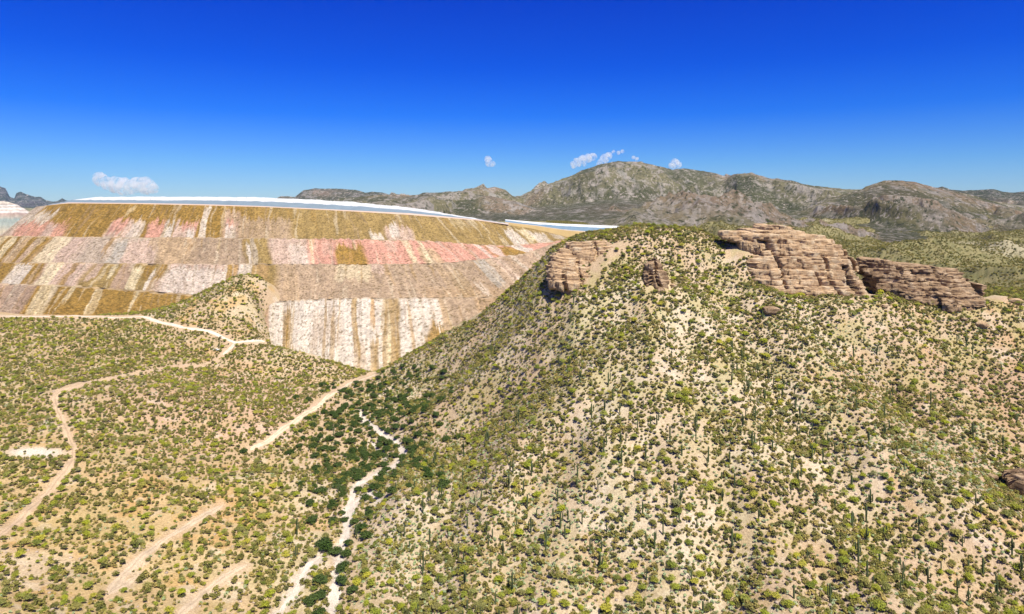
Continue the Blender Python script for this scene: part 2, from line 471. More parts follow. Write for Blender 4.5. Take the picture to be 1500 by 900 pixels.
# ---- road and wash ribbons, draped
def resample(P, step):
    P = np.array(P, float); d = np.concatenate([[0], np.cumsum(np.hypot(*(P[1:, :2] - P[:-1, :2]).T))])
    t = np.linspace(0, d[-1], max(3, int(d[-1] / step)))
    Q = np.stack([np.interp(t, d, P[:, k]) for k in range(P.shape[1])], 1)
    for _ in range(6): Q[1:-1] = (Q[:-2] + 2 * Q[1:-1] + Q[2:]) / 4
    return Q
def ribbon(name, pts, width, mat, col, lift=0.22, seed=0, rut=True, jit=0.25, taper=True):
    P = np.array([hit(*p)[:2] for p in pts]); Q = resample(P, 1.2)
    T = np.gradient(Q, axis=0); T /= np.linalg.norm(T, axis=1)[:, None] + 1e-9
    N = np.stack([-T[:, 1], T[:, 0]], 1); nc = 13
    s = np.arange(len(Q)) * 1.2
    u = np.linspace(-1, 1, nc)
    hw = width / 2 * (1 + jit * vnoise(s / 9, s * 0 + seed))
    if taper: hw = hw * np.clip(np.minimum(s, s[-1] - s) / 4 + 0.35, 0, 1)
    hl = hw[:, None] * (1 + jit * 0.6 * vnoise(s / 4, s * 0 + seed + 9))[:, None]
    X = Q[:, :1] + N[:, :1] * u * hl; Yv = Q[:, 1:] + N[:, 1:] * u * hl
    Z = ground_z(X, Yv) + lift * (1 - np.abs(u) ** 6 * 1.6)
    if rut: Z -= 0.07 * np.exp(-((np.abs(u) - 0.45) / 0.13) ** 2)
    C = np.ones(X.shape + (3,)) * np.array(col)
    C *= (1 + 0.12 * vnoise(X / 3, Yv / 3, None, seed))[..., None]
    if rut: C *= (1 - 0.20 * np.exp(-(u / 0.16) ** 2) + 0.06 * np.exp(-((np.abs(u) - .45) / .13) ** 2))[None, :, None]
    return tag(obj(name, mesh(name, np.stack([X, Yv, Z + CZ], -1).reshape(-1, 3), grid_faces(*X.shape), mat, True, C.reshape(-1, 3))), kind='structure')
for i, (k, (wd, pts, *_r)) in enumerate(ROADS.items()):
    colr = {'far': (0.74, 0.68, 0.58), 'link': (0.70, 0.60, 0.5), 'valley': (0.74, 0.62, 0.46), 'left': (0.62, 0.47, 0.32), 'left_up': (0.56, 0.42, 0.275)}.get(k, (0.66, 0.53, 0.38))
    ribbon('dirt_road', pts, wd, M_road, colr, seed=i * 7 + 1)
for i, pts in enumerate(WASH):
    ribbon('dry_wash', pts, (4.4, 2.6, 2.6, 2.2)[i], M_road, (0.72, 0.65, 0.57), 0.2, 60 + i, False, 0.5)

# ------------------------------------------------------------------ mountains
def mountain(name, crest, foot, x0, x1, nc, nr, seed, colf, mat, amp, scale, back=0.35, foot_z=None, power=1.15, crestamp=0.0):
    """crest and foot: (px, py, Y) polylines; the flank between them is cut by ridged spurs"""
    px = np.linspace(x0, x1, nc); t = np.concatenate([np.linspace(0, 1, nr), 1 + np.linspace(0, 1, nr // 5)[1:]])
    cy = interp(px, crest, 1); cY = interp(px, crest, 2); fy = interp(px, foot, 1); fY = interp(px, foot, 2)
    cx_w = (px - 750) / F * cY
    cz = -(cy - HZ) / F * cY + crestamp * fbm(cx_w / (scale * 0.35), cx_w * 0 + seed, None, 4, seed)
    fz = -(fy - HZ) / F * fY
    T, P = np.meshgrid(t, px, indexing='ij')
    tt = np.clip(T, 0, 1)
    Yg = np.where(T <= 1, fY + (cY - fY) * tt, cY + (T - 1) * cY * back)
    X = (P - 750) / F * Yg
    Z = fz + (cz - fz) * tt ** power
    Z = np.where(T > 1, cz - (T - 1) ** 1.2 * (cz - fz + 60) , Z)
    env = np.where(T <= 1, np.sin(np.pi * np.clip(tt, 0, 1) ** 0.9) ** 0.7 * (1 - 0.55 * sstep(0.75, 1.0, tt)), 0.3)
    wx = X + scale * 0.35 * fbm(X / scale, Yg / scale, None, 3, seed + 3); wy = Yg + scale * 0.35 * fbm(X / scale + 9, Yg / scale, None, 3, seed + 4)
    rn = ridged(wx / scale, wy / (scale * 1.7), 7, seed + 5, 0.44)
    rn = np.minimum(rn, .78 + .3 * (rn - .78))
    Z = Z + amp * env * (rn - 0.45)
    Z = Z + amp * 0.10 * fbm(X / scale * 6, Yg / scale * 6, None, 4, seed + 6) * np.clip(env + 0.2, 0, 1)
    Z = Z + amp * 0.13 * np.clip(env + .15, 0, 1) * (ridged(wx / scale * 4.1, wy / scale * 3.1, 4, seed + 8, .6) - .45)
    floor_ = fz + (cz - fz) * tt * .4 + 9 * vnoise(X / scale * 5, Yg / scale * 4, None, seed + 11) * tt
    Z = np.where(T < 1, np.maximum(Z, floor_), Z)
    # no spur of the flank stands taller than the ridge behind it
    lim = -(cy + 1.5 + 9 * (1 - tt) + 3 * vnoise(X / scale * 2, Yg / scale * 2, None, seed + 9) * (1 - tt) - HZ) / F * Yg
    over = np.clip(Z - lim, 0, None) * (T < 1)
    Z = Z - over * (1 - .12 * np.exp(-over / 60))
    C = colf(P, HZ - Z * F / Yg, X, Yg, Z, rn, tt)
    V = np.stack([X, Yg, Z + CZ], -1).reshape(-1, 3)
    return tag(obj(name, mesh(name, V, grid_faces(*X.shape), mat, True, C.reshape(-1, 3))), kind='structure')

def mixa(a, b, t): return a + (np.array(b) - a) * np.clip(t, 0, 1)[..., None]
def scrub_col(base=(0.31, 0.28, 0.15), rock=(0.60, 0.53, 0.47), red=(0.44, 0.30, 0.21), dark=(0.085, 0.085, 0.045), rockiness=0.5, sc=120):
    def f(P, py, X, Y, Z, rn, tt):
        c = np.ones(P.shape + (3,)) * np.array(base)
        c = mixa(c, (0.46, 0.40, 0.34), sstep(.55, .8, rn) * .5)
        c = mixa(c, dark, sstep(0.05, 0.5, fbm(X / sc, Y / sc / 2, Z / sc, 4, 3)) * 0.55)
        c = mixa(c, red, sstep(-0.1, 0.4, fbm(X / (sc * 3) + 4, Y / (sc * 5), None, 4, 8)) * 0.65)
        c = mixa(c, (0.075, 0.09, 0.04), sstep(.40, .12, rn) * .7)  # dark scrub green in low relief, also painting shade into the creases
        r = fbm(X / (sc * 0.3), Y / sc, Z / (sc * 0.3), 6, 13, .62)
        c = mixa(c, rock, sstep(0.10 - 0.15 * rockiness, 0.34, r + 0.25 * (rn - 0.5)) * 0.85)
        c = mixa(c, (0.50, 0.47, 0.44), sstep(0.30, 0.45, fbm(X / (sc * 0.8) + 3, Y / sc, Z / (sc * .5), 5, 23)) * 0.8 * rockiness * sstep(0.2, 0.6, tt))
        return c
    return f

M_mtn = far_material('mountain_scrub', 0.5, 0.075)
M_hillfar = far_material('far_hill_scrub', 0.5, 0.05)
M_blue = far_material('distant_range', 0.5, 0.02)

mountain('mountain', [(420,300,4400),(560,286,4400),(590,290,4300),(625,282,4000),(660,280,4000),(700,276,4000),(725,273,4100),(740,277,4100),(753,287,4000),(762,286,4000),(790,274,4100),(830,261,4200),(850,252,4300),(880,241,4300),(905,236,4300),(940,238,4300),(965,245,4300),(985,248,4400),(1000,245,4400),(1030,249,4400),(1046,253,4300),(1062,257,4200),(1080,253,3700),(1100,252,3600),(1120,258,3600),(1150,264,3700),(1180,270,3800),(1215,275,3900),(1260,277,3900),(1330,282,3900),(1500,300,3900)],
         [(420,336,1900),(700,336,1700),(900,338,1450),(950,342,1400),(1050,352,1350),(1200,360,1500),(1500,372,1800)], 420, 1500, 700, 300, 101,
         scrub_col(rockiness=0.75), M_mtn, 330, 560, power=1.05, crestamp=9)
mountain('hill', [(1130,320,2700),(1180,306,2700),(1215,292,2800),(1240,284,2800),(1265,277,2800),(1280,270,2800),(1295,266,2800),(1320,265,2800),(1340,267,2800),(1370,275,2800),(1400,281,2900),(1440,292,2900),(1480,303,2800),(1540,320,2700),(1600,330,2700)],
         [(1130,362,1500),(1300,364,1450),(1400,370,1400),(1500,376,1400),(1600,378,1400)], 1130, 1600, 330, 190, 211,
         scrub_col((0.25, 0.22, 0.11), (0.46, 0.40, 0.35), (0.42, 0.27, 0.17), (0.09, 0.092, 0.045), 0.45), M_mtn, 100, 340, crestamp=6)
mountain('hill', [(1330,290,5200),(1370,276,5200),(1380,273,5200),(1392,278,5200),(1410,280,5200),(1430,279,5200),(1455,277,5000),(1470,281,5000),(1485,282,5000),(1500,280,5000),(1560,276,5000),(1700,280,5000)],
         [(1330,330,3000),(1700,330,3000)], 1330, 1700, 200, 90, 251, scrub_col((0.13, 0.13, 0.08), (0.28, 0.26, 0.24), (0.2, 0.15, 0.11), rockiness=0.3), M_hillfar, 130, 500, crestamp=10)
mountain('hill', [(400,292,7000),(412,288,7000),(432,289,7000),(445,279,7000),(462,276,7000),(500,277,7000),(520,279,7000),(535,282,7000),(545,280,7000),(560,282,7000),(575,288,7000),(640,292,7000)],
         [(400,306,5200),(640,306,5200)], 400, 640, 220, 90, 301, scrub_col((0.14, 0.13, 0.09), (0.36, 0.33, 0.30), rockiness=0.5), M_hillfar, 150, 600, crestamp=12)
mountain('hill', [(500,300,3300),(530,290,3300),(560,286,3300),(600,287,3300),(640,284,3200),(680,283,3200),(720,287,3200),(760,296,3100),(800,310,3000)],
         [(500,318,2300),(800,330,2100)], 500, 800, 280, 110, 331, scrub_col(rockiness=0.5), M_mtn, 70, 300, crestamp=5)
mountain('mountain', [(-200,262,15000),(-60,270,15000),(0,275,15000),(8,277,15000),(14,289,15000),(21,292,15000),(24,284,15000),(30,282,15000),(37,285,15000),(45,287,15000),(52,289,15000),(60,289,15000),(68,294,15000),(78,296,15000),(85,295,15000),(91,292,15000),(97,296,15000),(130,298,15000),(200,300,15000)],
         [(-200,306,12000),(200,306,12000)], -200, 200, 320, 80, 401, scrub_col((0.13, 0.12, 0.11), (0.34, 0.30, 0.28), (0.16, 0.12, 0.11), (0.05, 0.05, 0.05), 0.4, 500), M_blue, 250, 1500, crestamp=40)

# ------------------------------------------------------------------ terraced mine waste embankment
CREST = [(58,304,1300,.3),(52,303,1000,.62),(100,298,960,.75),(200,299,910,.85),(300,301,880,.95),(400,304,865,1),(500,309,870,1),(600,315,890,.92),(700,323,950,.8),(780,335,1050,.7),(830,347,1150,.6),(870,352,1300,.5)]
B1 = [(28,347),(-4,346),(62,347),(172,348),(292,349),(398,350),(505,350),(622,353),(735,361),(800,356),(842,350),(880,353)]
B2 = [(-12,384),(-45,384),(22,385),(143,386),(278,387),(398,387),(510,388),(650,386),(765,373),(812,357),(850,352),(890,354)]
B3 = [(-50,412),(-85,412),(-10,416),(112,419),(262,430),(397,442),(512,437),(690,436),(835,430),(880,410),(920,400),(960,400)]
BASE = [(-100,480),(-130,482),(-62,486),(62,490),(240,500),(398,575),(512,580),(730,560),(900,540),(960,480),(990,450),(1020,450)]
sN = len(CREST)
dam = empty('waste_rock_embankment', (0, 0, CZ))
tag(dam, 'huge terraced waste rock embankment with ochre, pink and white streaked slopes', 'embankment')
DS = np.linspace(0, sN - 1, 1150)
ss = np.arange(sN)
def catm(vals):
    v = np.interp(DS, ss, vals); k = 61
    vp = np.concatenate([np.full(k, v[0]) - (np.arange(k, 0, -1)) * (v[1] - v[0]), v, np.full(k, v[-1]) + np.arange(1, k + 1) * (v[-1] - v[-2])])
    kern = np.hanning(2 * 30 + 1); kern /= kern.sum()
    return np.convolve(vp, kern, 'same')[k:-k]
cpx, cpy, cY, cny = [catm([c[k] for c in CREST]) for k in range(4)]
zc = -(cpy - HZ) / F * cY
LINES = [(cpx, cpy)] + [(catm([b[0] for b in B]), catm([b[1] for b in B])) for B in (B1, B2, B3, BASE)]
def line_world(i):
    lx, ly = LINES[i]
    if i == 0: return (lx - 750) / F * cY, cY, zc
    k = (ly - HZ) / F
    h = (zc + k * cY) / (1 + 1.5 * k * cny)
    Yl = cY - 1.5 * h * cny
    return (lx - 750) / F * Yl, Yl, zc - h
LW = [line_world(i) for i in range(5)]
ochre = (0.345, 0.215, 0.055); olive = (0.335, 0.24, 0.095); browngr = (0.42, 0.315, 0.22); pink = (0.60, 0.325, 0.25); ppink = (0.56, 0.42, 0.34)
white = (0.64, 0.575, 0.50); creamc = (0.70, 0.60, 0.40); orangec = (0.46, 0.30, 0.15); mauve = (0.43, 0.31, 0.225); tanc = (0.50, 0.365, 0.23); bluec = (0.43, 0.42, 0.38); greyp = (0.50, 0.41, 0.325)
# per band: base bands by px along the band's upper line, then patches (px0, px1, v0, v1, colour, strength)
BANDS = [
 [(-60, 52, greyp), (60, 345, ochre), (430, 900, olive)],
 [(-60, 75, ochre), (100, 130, ppink), (150, 235, greyp), (245, 285, tanc), (300, 360, browngr), (366, 396, olive), (402, 450, ppink), (455, 640, pink), (700, 900, pink)],
 [(-60, 75, ochre), (80, 140, ppink), (150, 235, olive), (250, 330, ppink), (340, 360, greyp), (372, 400, olive), (412, 690, browngr), (900, 901, mauve)],
 [(-100, 60, mauve), (66, 275, ochre), (330, 396, mauve), (402, 606, white), (624, 640, tanc), (660, 900, browngr)]]
PATCH = [
 [(52,66,0,1,greyp,1),(62,95,.25,.6,white,.7),(62,128,.58,1,pink,.9),(96,110,.6,1,ppink,.8),(184,222,.52,1,ppink,1),(186,205,.5,.9,pink,.9),(212,226,.5,1,white,.6),(230,250,.52,1,pink,.95),(250,266,.6,1,white,.9),(268,296,.52,1,ppink,1),(278,296,.5,.75,pink,.9),(285,294,.7,1,white,.9),(300,309,.1,1,white,.75),(190,200,.1,.3,creamc,.4),
  (330,355,.15,1,ppink,.55),(334,352,.5,.85,pink,.9),(334,350,.65,1,white,.75),(345,430,.4,1,browngr,.75),(532,552,.75,1,white,.8),(556,592,.5,1,ppink,.9),(562,575,.4,.9,white,.8),(655,690,0,.3,creamc,.3),(726,748,.3,1,white,.8),(752,772,.2,.9,creamc,.8),(765,790,.3,1,white,.7),(800,820,.2,.8,white,.5)],
 [(8,16,0,1,creamc,.6),(24,34,0,1,creamc,.75),(40,56,.0,1,tanc,.8),(62,70,.1,1,ppink,.7),(84,112,0,1,creamc,.75),(170,178,0,.6,orangec,.8),(184,200,.1,1,bluec,.6),(200,240,.1,1,ppink,.9),(228,240,0,.4,tanc,.7),(280,292,0,.5,orangec,.4),(366,371,.3,1,white,.95),(372,380,0,1,white,.5),
  (425,450,.25,1,white,.45),(455,458,0,1,creamc,.6),(487,530,.22,1,ochre,1),(470,485,.1,.6,ppink,.4),(560,575,0,.5,ppink,.4),(585,592,0,1,creamc,.7),(600,622,.35,1,tanc,.9),(606,612,0,1,creamc,.8),(640,644,0,1,ppink,.8),(690,697,0,1,white,.7),(704,716,0,1,white,.6),(716,742,.1,1,ochre,1),(742,757,0,.9,white,.95),(672,678,.3,1,ppink,.8),(700,703,0,1,ochre,.6)],
 [(30,58,.05,1,white,.95),(66,72,0,1,tanc,.7),(80,104,0,1,creamc,.85),(118,124,0,1,ochre,.7),(150,160,0,.7,ppink,.8),(176,184,0,.6,creamc,.8),(190,208,0,1,mauve,1),(208,222,.1,1,creamc,.85),(222,232,0,.5,ochre,.9),(233,238,.2,1,white,.8),(240,252,0,.5,ochre,.9),(252,340,.1,1,white,.65),(336,345,0,.6,ochre,.9),(346,352,0,.7,orangec,.9),(352,372,0,1,white,.6),(374,392,0,.7,orangec,.5),
  (415,436,0,1,tanc,.55),(492,540,0,.45,creamc,.55),(540,560,0,.3,ppink,.8),(632,640,0,1,tanc,.5),(640,660,.2,1,olive,.35),(690,706,0,.7,bluec,.6),(715,730,0,1,ppink,.5),(745,752,0,1,white,.35),(668,678,.72,.98,white,.8),(722,733,.65,.95,white,.8),(770,790,0,1,mauve,.4),(600,700,.75,1,orangec,.30)],
 [(70,96,0,.7,creamc,.7),(112,120,0,.35,creamc,.7),(150,162,0,.6,creamc,.9),(205,209,0,.4,creamc,.8),(30,50,0,1,greyp,.4),
  (380,399,0,1,mauve,1),(418,428,.1,1,ochre,.85),(430,445,.62,1,ochre,.8),(455,500,.15,.5,browngr,.45),(515,524,0,.6,ochre,.7),(516,530,.5,1,tanc,.5),(541,547,0,.3,orangec,.8),(540,552,.45,1,ochre,.75),(558,580,0,1,ochre,.75),(564,568,.3,1,creamc,.8),(590,594,.1,1,tanc,.9),(604,640,.42,1,ochre,.85),(612,640,0,.4,white,.9),(600,612,.0,.7,white,.6),(648,720,0,1,browngr,.95),(690,720,0,.6,orangec,.4)]]

def terrace(i, nv):
    x0, y0, z0 = LW[i]; x1, y1, z1 = LW[i + 1]
    v = np.concatenate([[0.0], np.linspace(0, 1, nv)]); Vv, S = np.meshgrid(v, DS, indexing='ij')
    X = x0 + (x1 - x0) * Vv; Y = y0 + (y1 - y0) * Vv; Z = z0 + (z1 - z0) * Vv
    # outward unit direction in plan, and the flat bench at the head of the terrace
    tx, ty = np.gradient(cpx * 0 + x0), np.gradient(y0); ln = np.hypot(tx, ty); ox, oy = ty / ln, -tx / ln
    bw = 7.0 if i else 0.0
    X[0] -= 0 ; Y[0] -= 0
    X[1:] += ox * bw * (1 - v[1:, None]); Y[1:] += oy * bw * (1 - v[1:, None])
    px_top = LINES[i][0][None, :] + 0 * Vv
    # warp streaks slightly
    ww = px_top + 3.2 * fbm(px_top / 9, Vv * 2.0, None, 3, 5 + i) + 5 * fbm(px_top / 40, Vv * 1.2, None, 2, 15 + i)
    vv = Vv + 0.10 * fbm(px_top / 6, Vv * 2, None, 3, 25 + i) + 0.20 * fbm(px_top / 1.6, Vv * .4, None, 3, 27 + i)
    C = np.ones(X.shape + (3,))
    bs = BANDS[i]; knots = []; cols = []
    for a, b, c in bs: knots += [a, b]; cols += [c, c]
    for k in range(3): C[..., k] = np.interp(ww, knots, [c[k] for c in cols])
    for (a, b, v0, v1, c, st) in PATCH[i]:
        e = max(0.8, (b - a) * 0.08)
        m = sstep(a - e, a + e, ww) * (1 - sstep(b - e, b + e, ww)) * sstep(v0 - .06 if v0 > 0.01 else -2, v0 + .06 if v0 > 0.01 else -1, vv) * (1 - sstep(v1 - .06, v1 + .06, vv) * (v1 < .999))
        C = mixa(C, c, m * st * (1.0 + 0.35 * fbm(ww / 1.5, Vv * 3, None, 3, 44)))
    # fall-line streaks and granular rubble
    st = fbm(ww / 2.0, Vv * 1.3, None, 4, 55 + i); st2 = fbm(ww / 6.5, Vv * 0.7, None, 3, 65 + i)
    C = C * (1 + 0.12 * st + 0.20 * st2)[..., None]
    C = mixa(C, (0.66, 0.57, 0.43), sstep(0.30, 0.50, fbm(ww / 4.5, Vv * 0.8, None, 4, 85 + i)) * 0.38)
    C = mixa(C, ochre, sstep(0.30, 0.47, fbm(ww / 5.5 + 40, Vv * 0.7, None, 4, 95 + i) + (.22 * (Vv - .6) if i == 3 else -.10)) * (.5 if i == 3 else .4))
    C = mixa(C, (0.30, 0.22, 0.15), sstep(0.36, 0.5, fbm(ww / 3.0 + 80, Vv * 0.9, None, 4, 98 + i)) * 0.4)
    gr = rng.normal(0, .5, X.shape).clip(-1, 1); gr = (gr + np.roll(gr, 1, 1)) * .7
    gr2 = fbm(X / 5 + Z / 7, (Y + Z) / 6 - X / 9, None, 3, 76)
    C = C * (1 + 0.30 * gr + 0.25 * gr2)[..., None]
    ocm = np.clip((C[..., 0] - 4.2 * C[..., 2]) * 6, 0, 1)
    sp = (rng.random(X.shape) < .05 + .16 * ocm) * 1.0; sp = np.maximum(sp, np.roll(sp, 1, 1) * .7)
    C = mixa(C, (0.13, 0.095, 0.03), sp * 0.75)
    if i: C[0:2] = C[0:2] * .5 + .5 * np.array((0.48, 0.38, 0.27)) * (1 + 0.5 * vnoise(ww[0:2] / 3, Vv[0:2]))[..., None]
    nrm = fbm(X / 9, (Y + Z) / 9, None, 4, 87) * 1.0 + gr * 0.22 + st * 0.15 + gr2 * .5
    edge = np.sin(np.pi * np.clip(Vv, 0, 1)) ** 0.5
    slump = 2.0 * fbm(cpx / 4.5, cpx * 0 + i, None, 4, 33) * (i > 0)
    Z[0:2] += slump; Z[2:8] += slump * np.linspace(.9, .1, 6)[:, None]
    X = X + ox * nrm * edge; Y = Y + oy * nrm * edge; Z = Z + nrm * 0.6 * edge + (0 if not i else 0.0)
    me = mesh('terrace', np.stack([X, Y, Z], -1).reshape(-1, 3), grid_faces(*X.shape)[:, ::-1], M_waste, True, C.reshape(-1, 3))
    o = obj('terrace', me, dam)
    return o
lab = ['top terrace, mostly ochre scrub with small pink and white patches', 'second terrace with the long salmon pink band', 'third terrace, grey brown rubble with pale streaks', 'lowest terrace, white tailings fan streaked with ochre']
for i, nv in enumerate((46, 40, 52, 78)):
    terrace(i, nv)['label'] = lab[i]

# upper lift on top of the embankment: blue grey liner slope under a white crest
def lift(crest_lines, mats_cols, n=700, parent=None, names=('toe_bench', 'liner_slope', 'crest_cap')):
    """crest_lines: list of (px, py, Y) polylines from front to back"""
    t = np.linspace(0, 1, n); rows = []
    for L in crest_lines:
        P = np.array(L, float); px = np.interp(t, np.linspace(0, 1, len(P)), P[:, 0])
        py = np.interp(px, P[:, 0], P[:, 1]); Y = np.interp(px, P[:, 0], P[:, 2])
        rows.append(np.stack([(px - 750) / F * Y, Y, -(py - HZ) / F * Y + (.8 * fbm((px - 750) * Y / F / 10, px * 0 + len(rows), None, 4, 71) if len(rows) in (2, 3) else 0)], 1))
    for k in range(len(rows) - 1):
        a, b = rows[k], rows[k + 1]; v = np.linspace(0, 1, 5)[:, None, None]
        G = a[None] * (1 - v) + b[None] * v
        nz = fbm(G[..., 0] / 12, G[..., 1] / 12, None, 3, 7 + k)
        G[1:-1, :, 2] += (nz * 0.35)[1:-1]
        C = np.ones(G.shape) * np.array(mats_cols[k]) * (1 + 0.10 * nz + 0.05 * vnoise(G[..., 0] / 3, G[..., 1] / 3, None, 3))[..., None]
        o = obj(names[k], mesh(names[k], G.reshape(-1, 3), grid_faces(5, n), M_liner, False, C.reshape(-1, 3)), parent)
    return rows
M_liner, _n, _b = newmat('liner', 0.7)
_a = _n.nodes.new('ShaderNodeVertexColor'); _a.layer_name = 'Col'; _n.links.new(_a.outputs['Color'], _b.inputs['Base Color'])
toe = [(52,303.3,1001),(100,298.3,961),(200,299.3,911),(300,301.3,881),(400,304.3,866),(500,309.3,871),(600,315.3,891),(700,323.3,951),(745,329.5,1000)]
toe2 = [(70,301.0,1040),(100,296.8,1000),(200,297.6,950),(300,299.5,925),(380,302,908),(450,305.2,900),(520,308.6,905),(600,312.6,920),(700,321.8,975),(745,328.5,1030)]
top1 = [(70,300.6,1070),(108,293.2,1040),(200,293.4,985),(300,293.8,960),(380,295.2,940),(450,298,935),(520,302,935),(600,308.3,950),(700,321.2,1000),(745,328.0,1050)]
top2 = [(70,300.5,1100),(140,289.2,1080),(200,288.4,1020),(300,288.6,1000),(372,289,975),(450,292.2,972),(520,296.4,970),(600,304.2,985),(700,320.4,1030),(745,327.8,1080)]
backl = [(70,306,1400),(140,300,1400),(200,300,1350),(300,300,1350),(372,300,1350),(450,302,1330),(520,304,1320),(600,310,1320),(700,324,1330),(745,330,1330)]
for L in (toe, toe2, top1, top2, backl): pass
lift([toe, toe2, top1, top2, backl], [(0.60, 0.45, 0.35), (0.19, 0.245, 0.29), (0.56, 0.575, 0.58), (0.6, 0.6, 0.6)], parent=dam, names=('toe_bench', 'liner_slope', 'crest_cap', 'pond_surface'))

pond = empty('lined_pond_bank', (0, 0, CZ))
tag(pond, 'smaller white topped blue lined pond bank behind the hill, right of the embankment', 'embankment')
lift([[(740,362,1110),(787,366,1120),(830,368,1130),(880,368,1150),(935,365,1160)], [(740,326,1180),(787,331.5,1200),(830,338,1220),(880,342,1240),(935,342,1260)], [(740,325,1195),(787,331,1215),(830,337,1232),(880,340,1255),(935,341,1275)],
      [(740,322.8,1215),(787,328.6,1240),(830,331.5,1260),(880,333.6,1280),(935,335.4,1300)], [(740,321.6,1240),(787,325.8,1270),(830,328.3,1300),(880,330.2,1320),(935,332.5,1340)], [(740,326,1450),(787,330,1450),(830,332,1450),(880,333,1450),(935,335,1450)]],
     [(0.38, 0.27, 0.12), (0.5, 0.40, 0.3), (0.16, 0.24, 0.32), (0.64, 0.65, 0.65), (0.5, 0.5, 0.5)], 200, pond, ('outer_slope', 'toe_bench', 'liner_slope', 'crest_cap', 'pond_surface'))
# white crest cap is laid in panels: narrow seams across it
seam = []; sf = []
P2 = np.array(top2); P1 = np.array(top1)
for k, sx in enumerate(np.arange(150, 600, 14.0)):
    a = [(sx - 750) / F * np.interp(sx, P1[:, 0], P1[:, 2]), np.interp(sx, P1[:, 0], P1[:, 2]), -(np.interp(sx, P1[:, 0], P1[:, 1]) - HZ) / F * np.interp(sx, P1[:, 0], P1[:, 2])]
    b = [(sx + 1.5 - 750) / F * np.interp(sx, P2[:, 0], P2[:, 2]), np.interp(sx, P2[:, 0], P2[:, 2]), -(np.interp(sx, P2[:, 0], P2[:, 1]) - HZ) / F * np.interp(sx, P2[:, 0], P2[:, 2])]
    n0 = len(seam)
    for p in (a, b): seam += [(p[0] - .25, p[1], p[2] + .12), (p[0] + .25, p[1], p[2] + .12)]
    sf.append((n0, n0 + 1, n0 + 3, n0 + 2))
so = obj('seam', mesh('seam', seam, sf, plain('seam', (0.45, 0.45, 0.43))), dam); so['kind'] = 'stuff'

# far left: another terraced dump, banded white, pink and grey green
def dump():
    px = np.linspace(-180, 62, 220); t = np.linspace(0, 1, 120)
    cy = np.interp(px, [-180, 0, 12, 25, 38, 50, 62], [290, 295, 296, 300, 308, 316, 326]); T, P = np.meshgrid(t, px, indexing='ij')
    Yg = 2300 - 620 * (1 - T) + 12 * np.floor(T * 7); cyw = cy
    zt = -(cyw - HZ) / F * 2300; zb = -95.0
    st = (np.floor(T * 7) + sstep(0.0, 0.7, (T * 7) % 1)) / 7
    Z = zb + (zt - zb) * np.clip(st, 0, 1) + 2.0 * fbm(P / 6, T * 9, None, 3, 5)
    X = (P - 750) / F * Yg
    py = HZ - Z * F / Yg
    ks = [292, 298, 299, 302, 303, 306, 308, 311, 313, 318, 322, 330, 340, 350]
    cs = [(.62,.56,.48),(.64,.58,.50),(.34,.30,.27),(.78,.75,.70),(.42,.36,.32),(.80,.78,.74),(.60,.50,.44),(.78,.76,.72),(.42,.31,.27),(.45,.40,.34),(.30,.36,.34),(.36,.40,.36),(.50,.44,.33),(.4,.36,.3)]
    C = np.stack([np.interp(py + 1.2 * fbm(P / 8, T * 3, None, 2, 6), ks, [c[k] for c in cs]) for k in range(3)], -1)
    C *= (1 + .25 * fbm(P / 3, T * 10, None, 3, 8))[..., None]
    o = obj('mine_waste_dump', mesh('mine_waste_dump', np.stack([X, Yg, Z + CZ], -1).reshape(-1, 3), grid_faces(*X.shape), M_waste, True, C.reshape(-1, 3)))
    tag(o, 'distant banded white and grey mine dump at the left edge behind the embankment', 'mine dump')
dump()

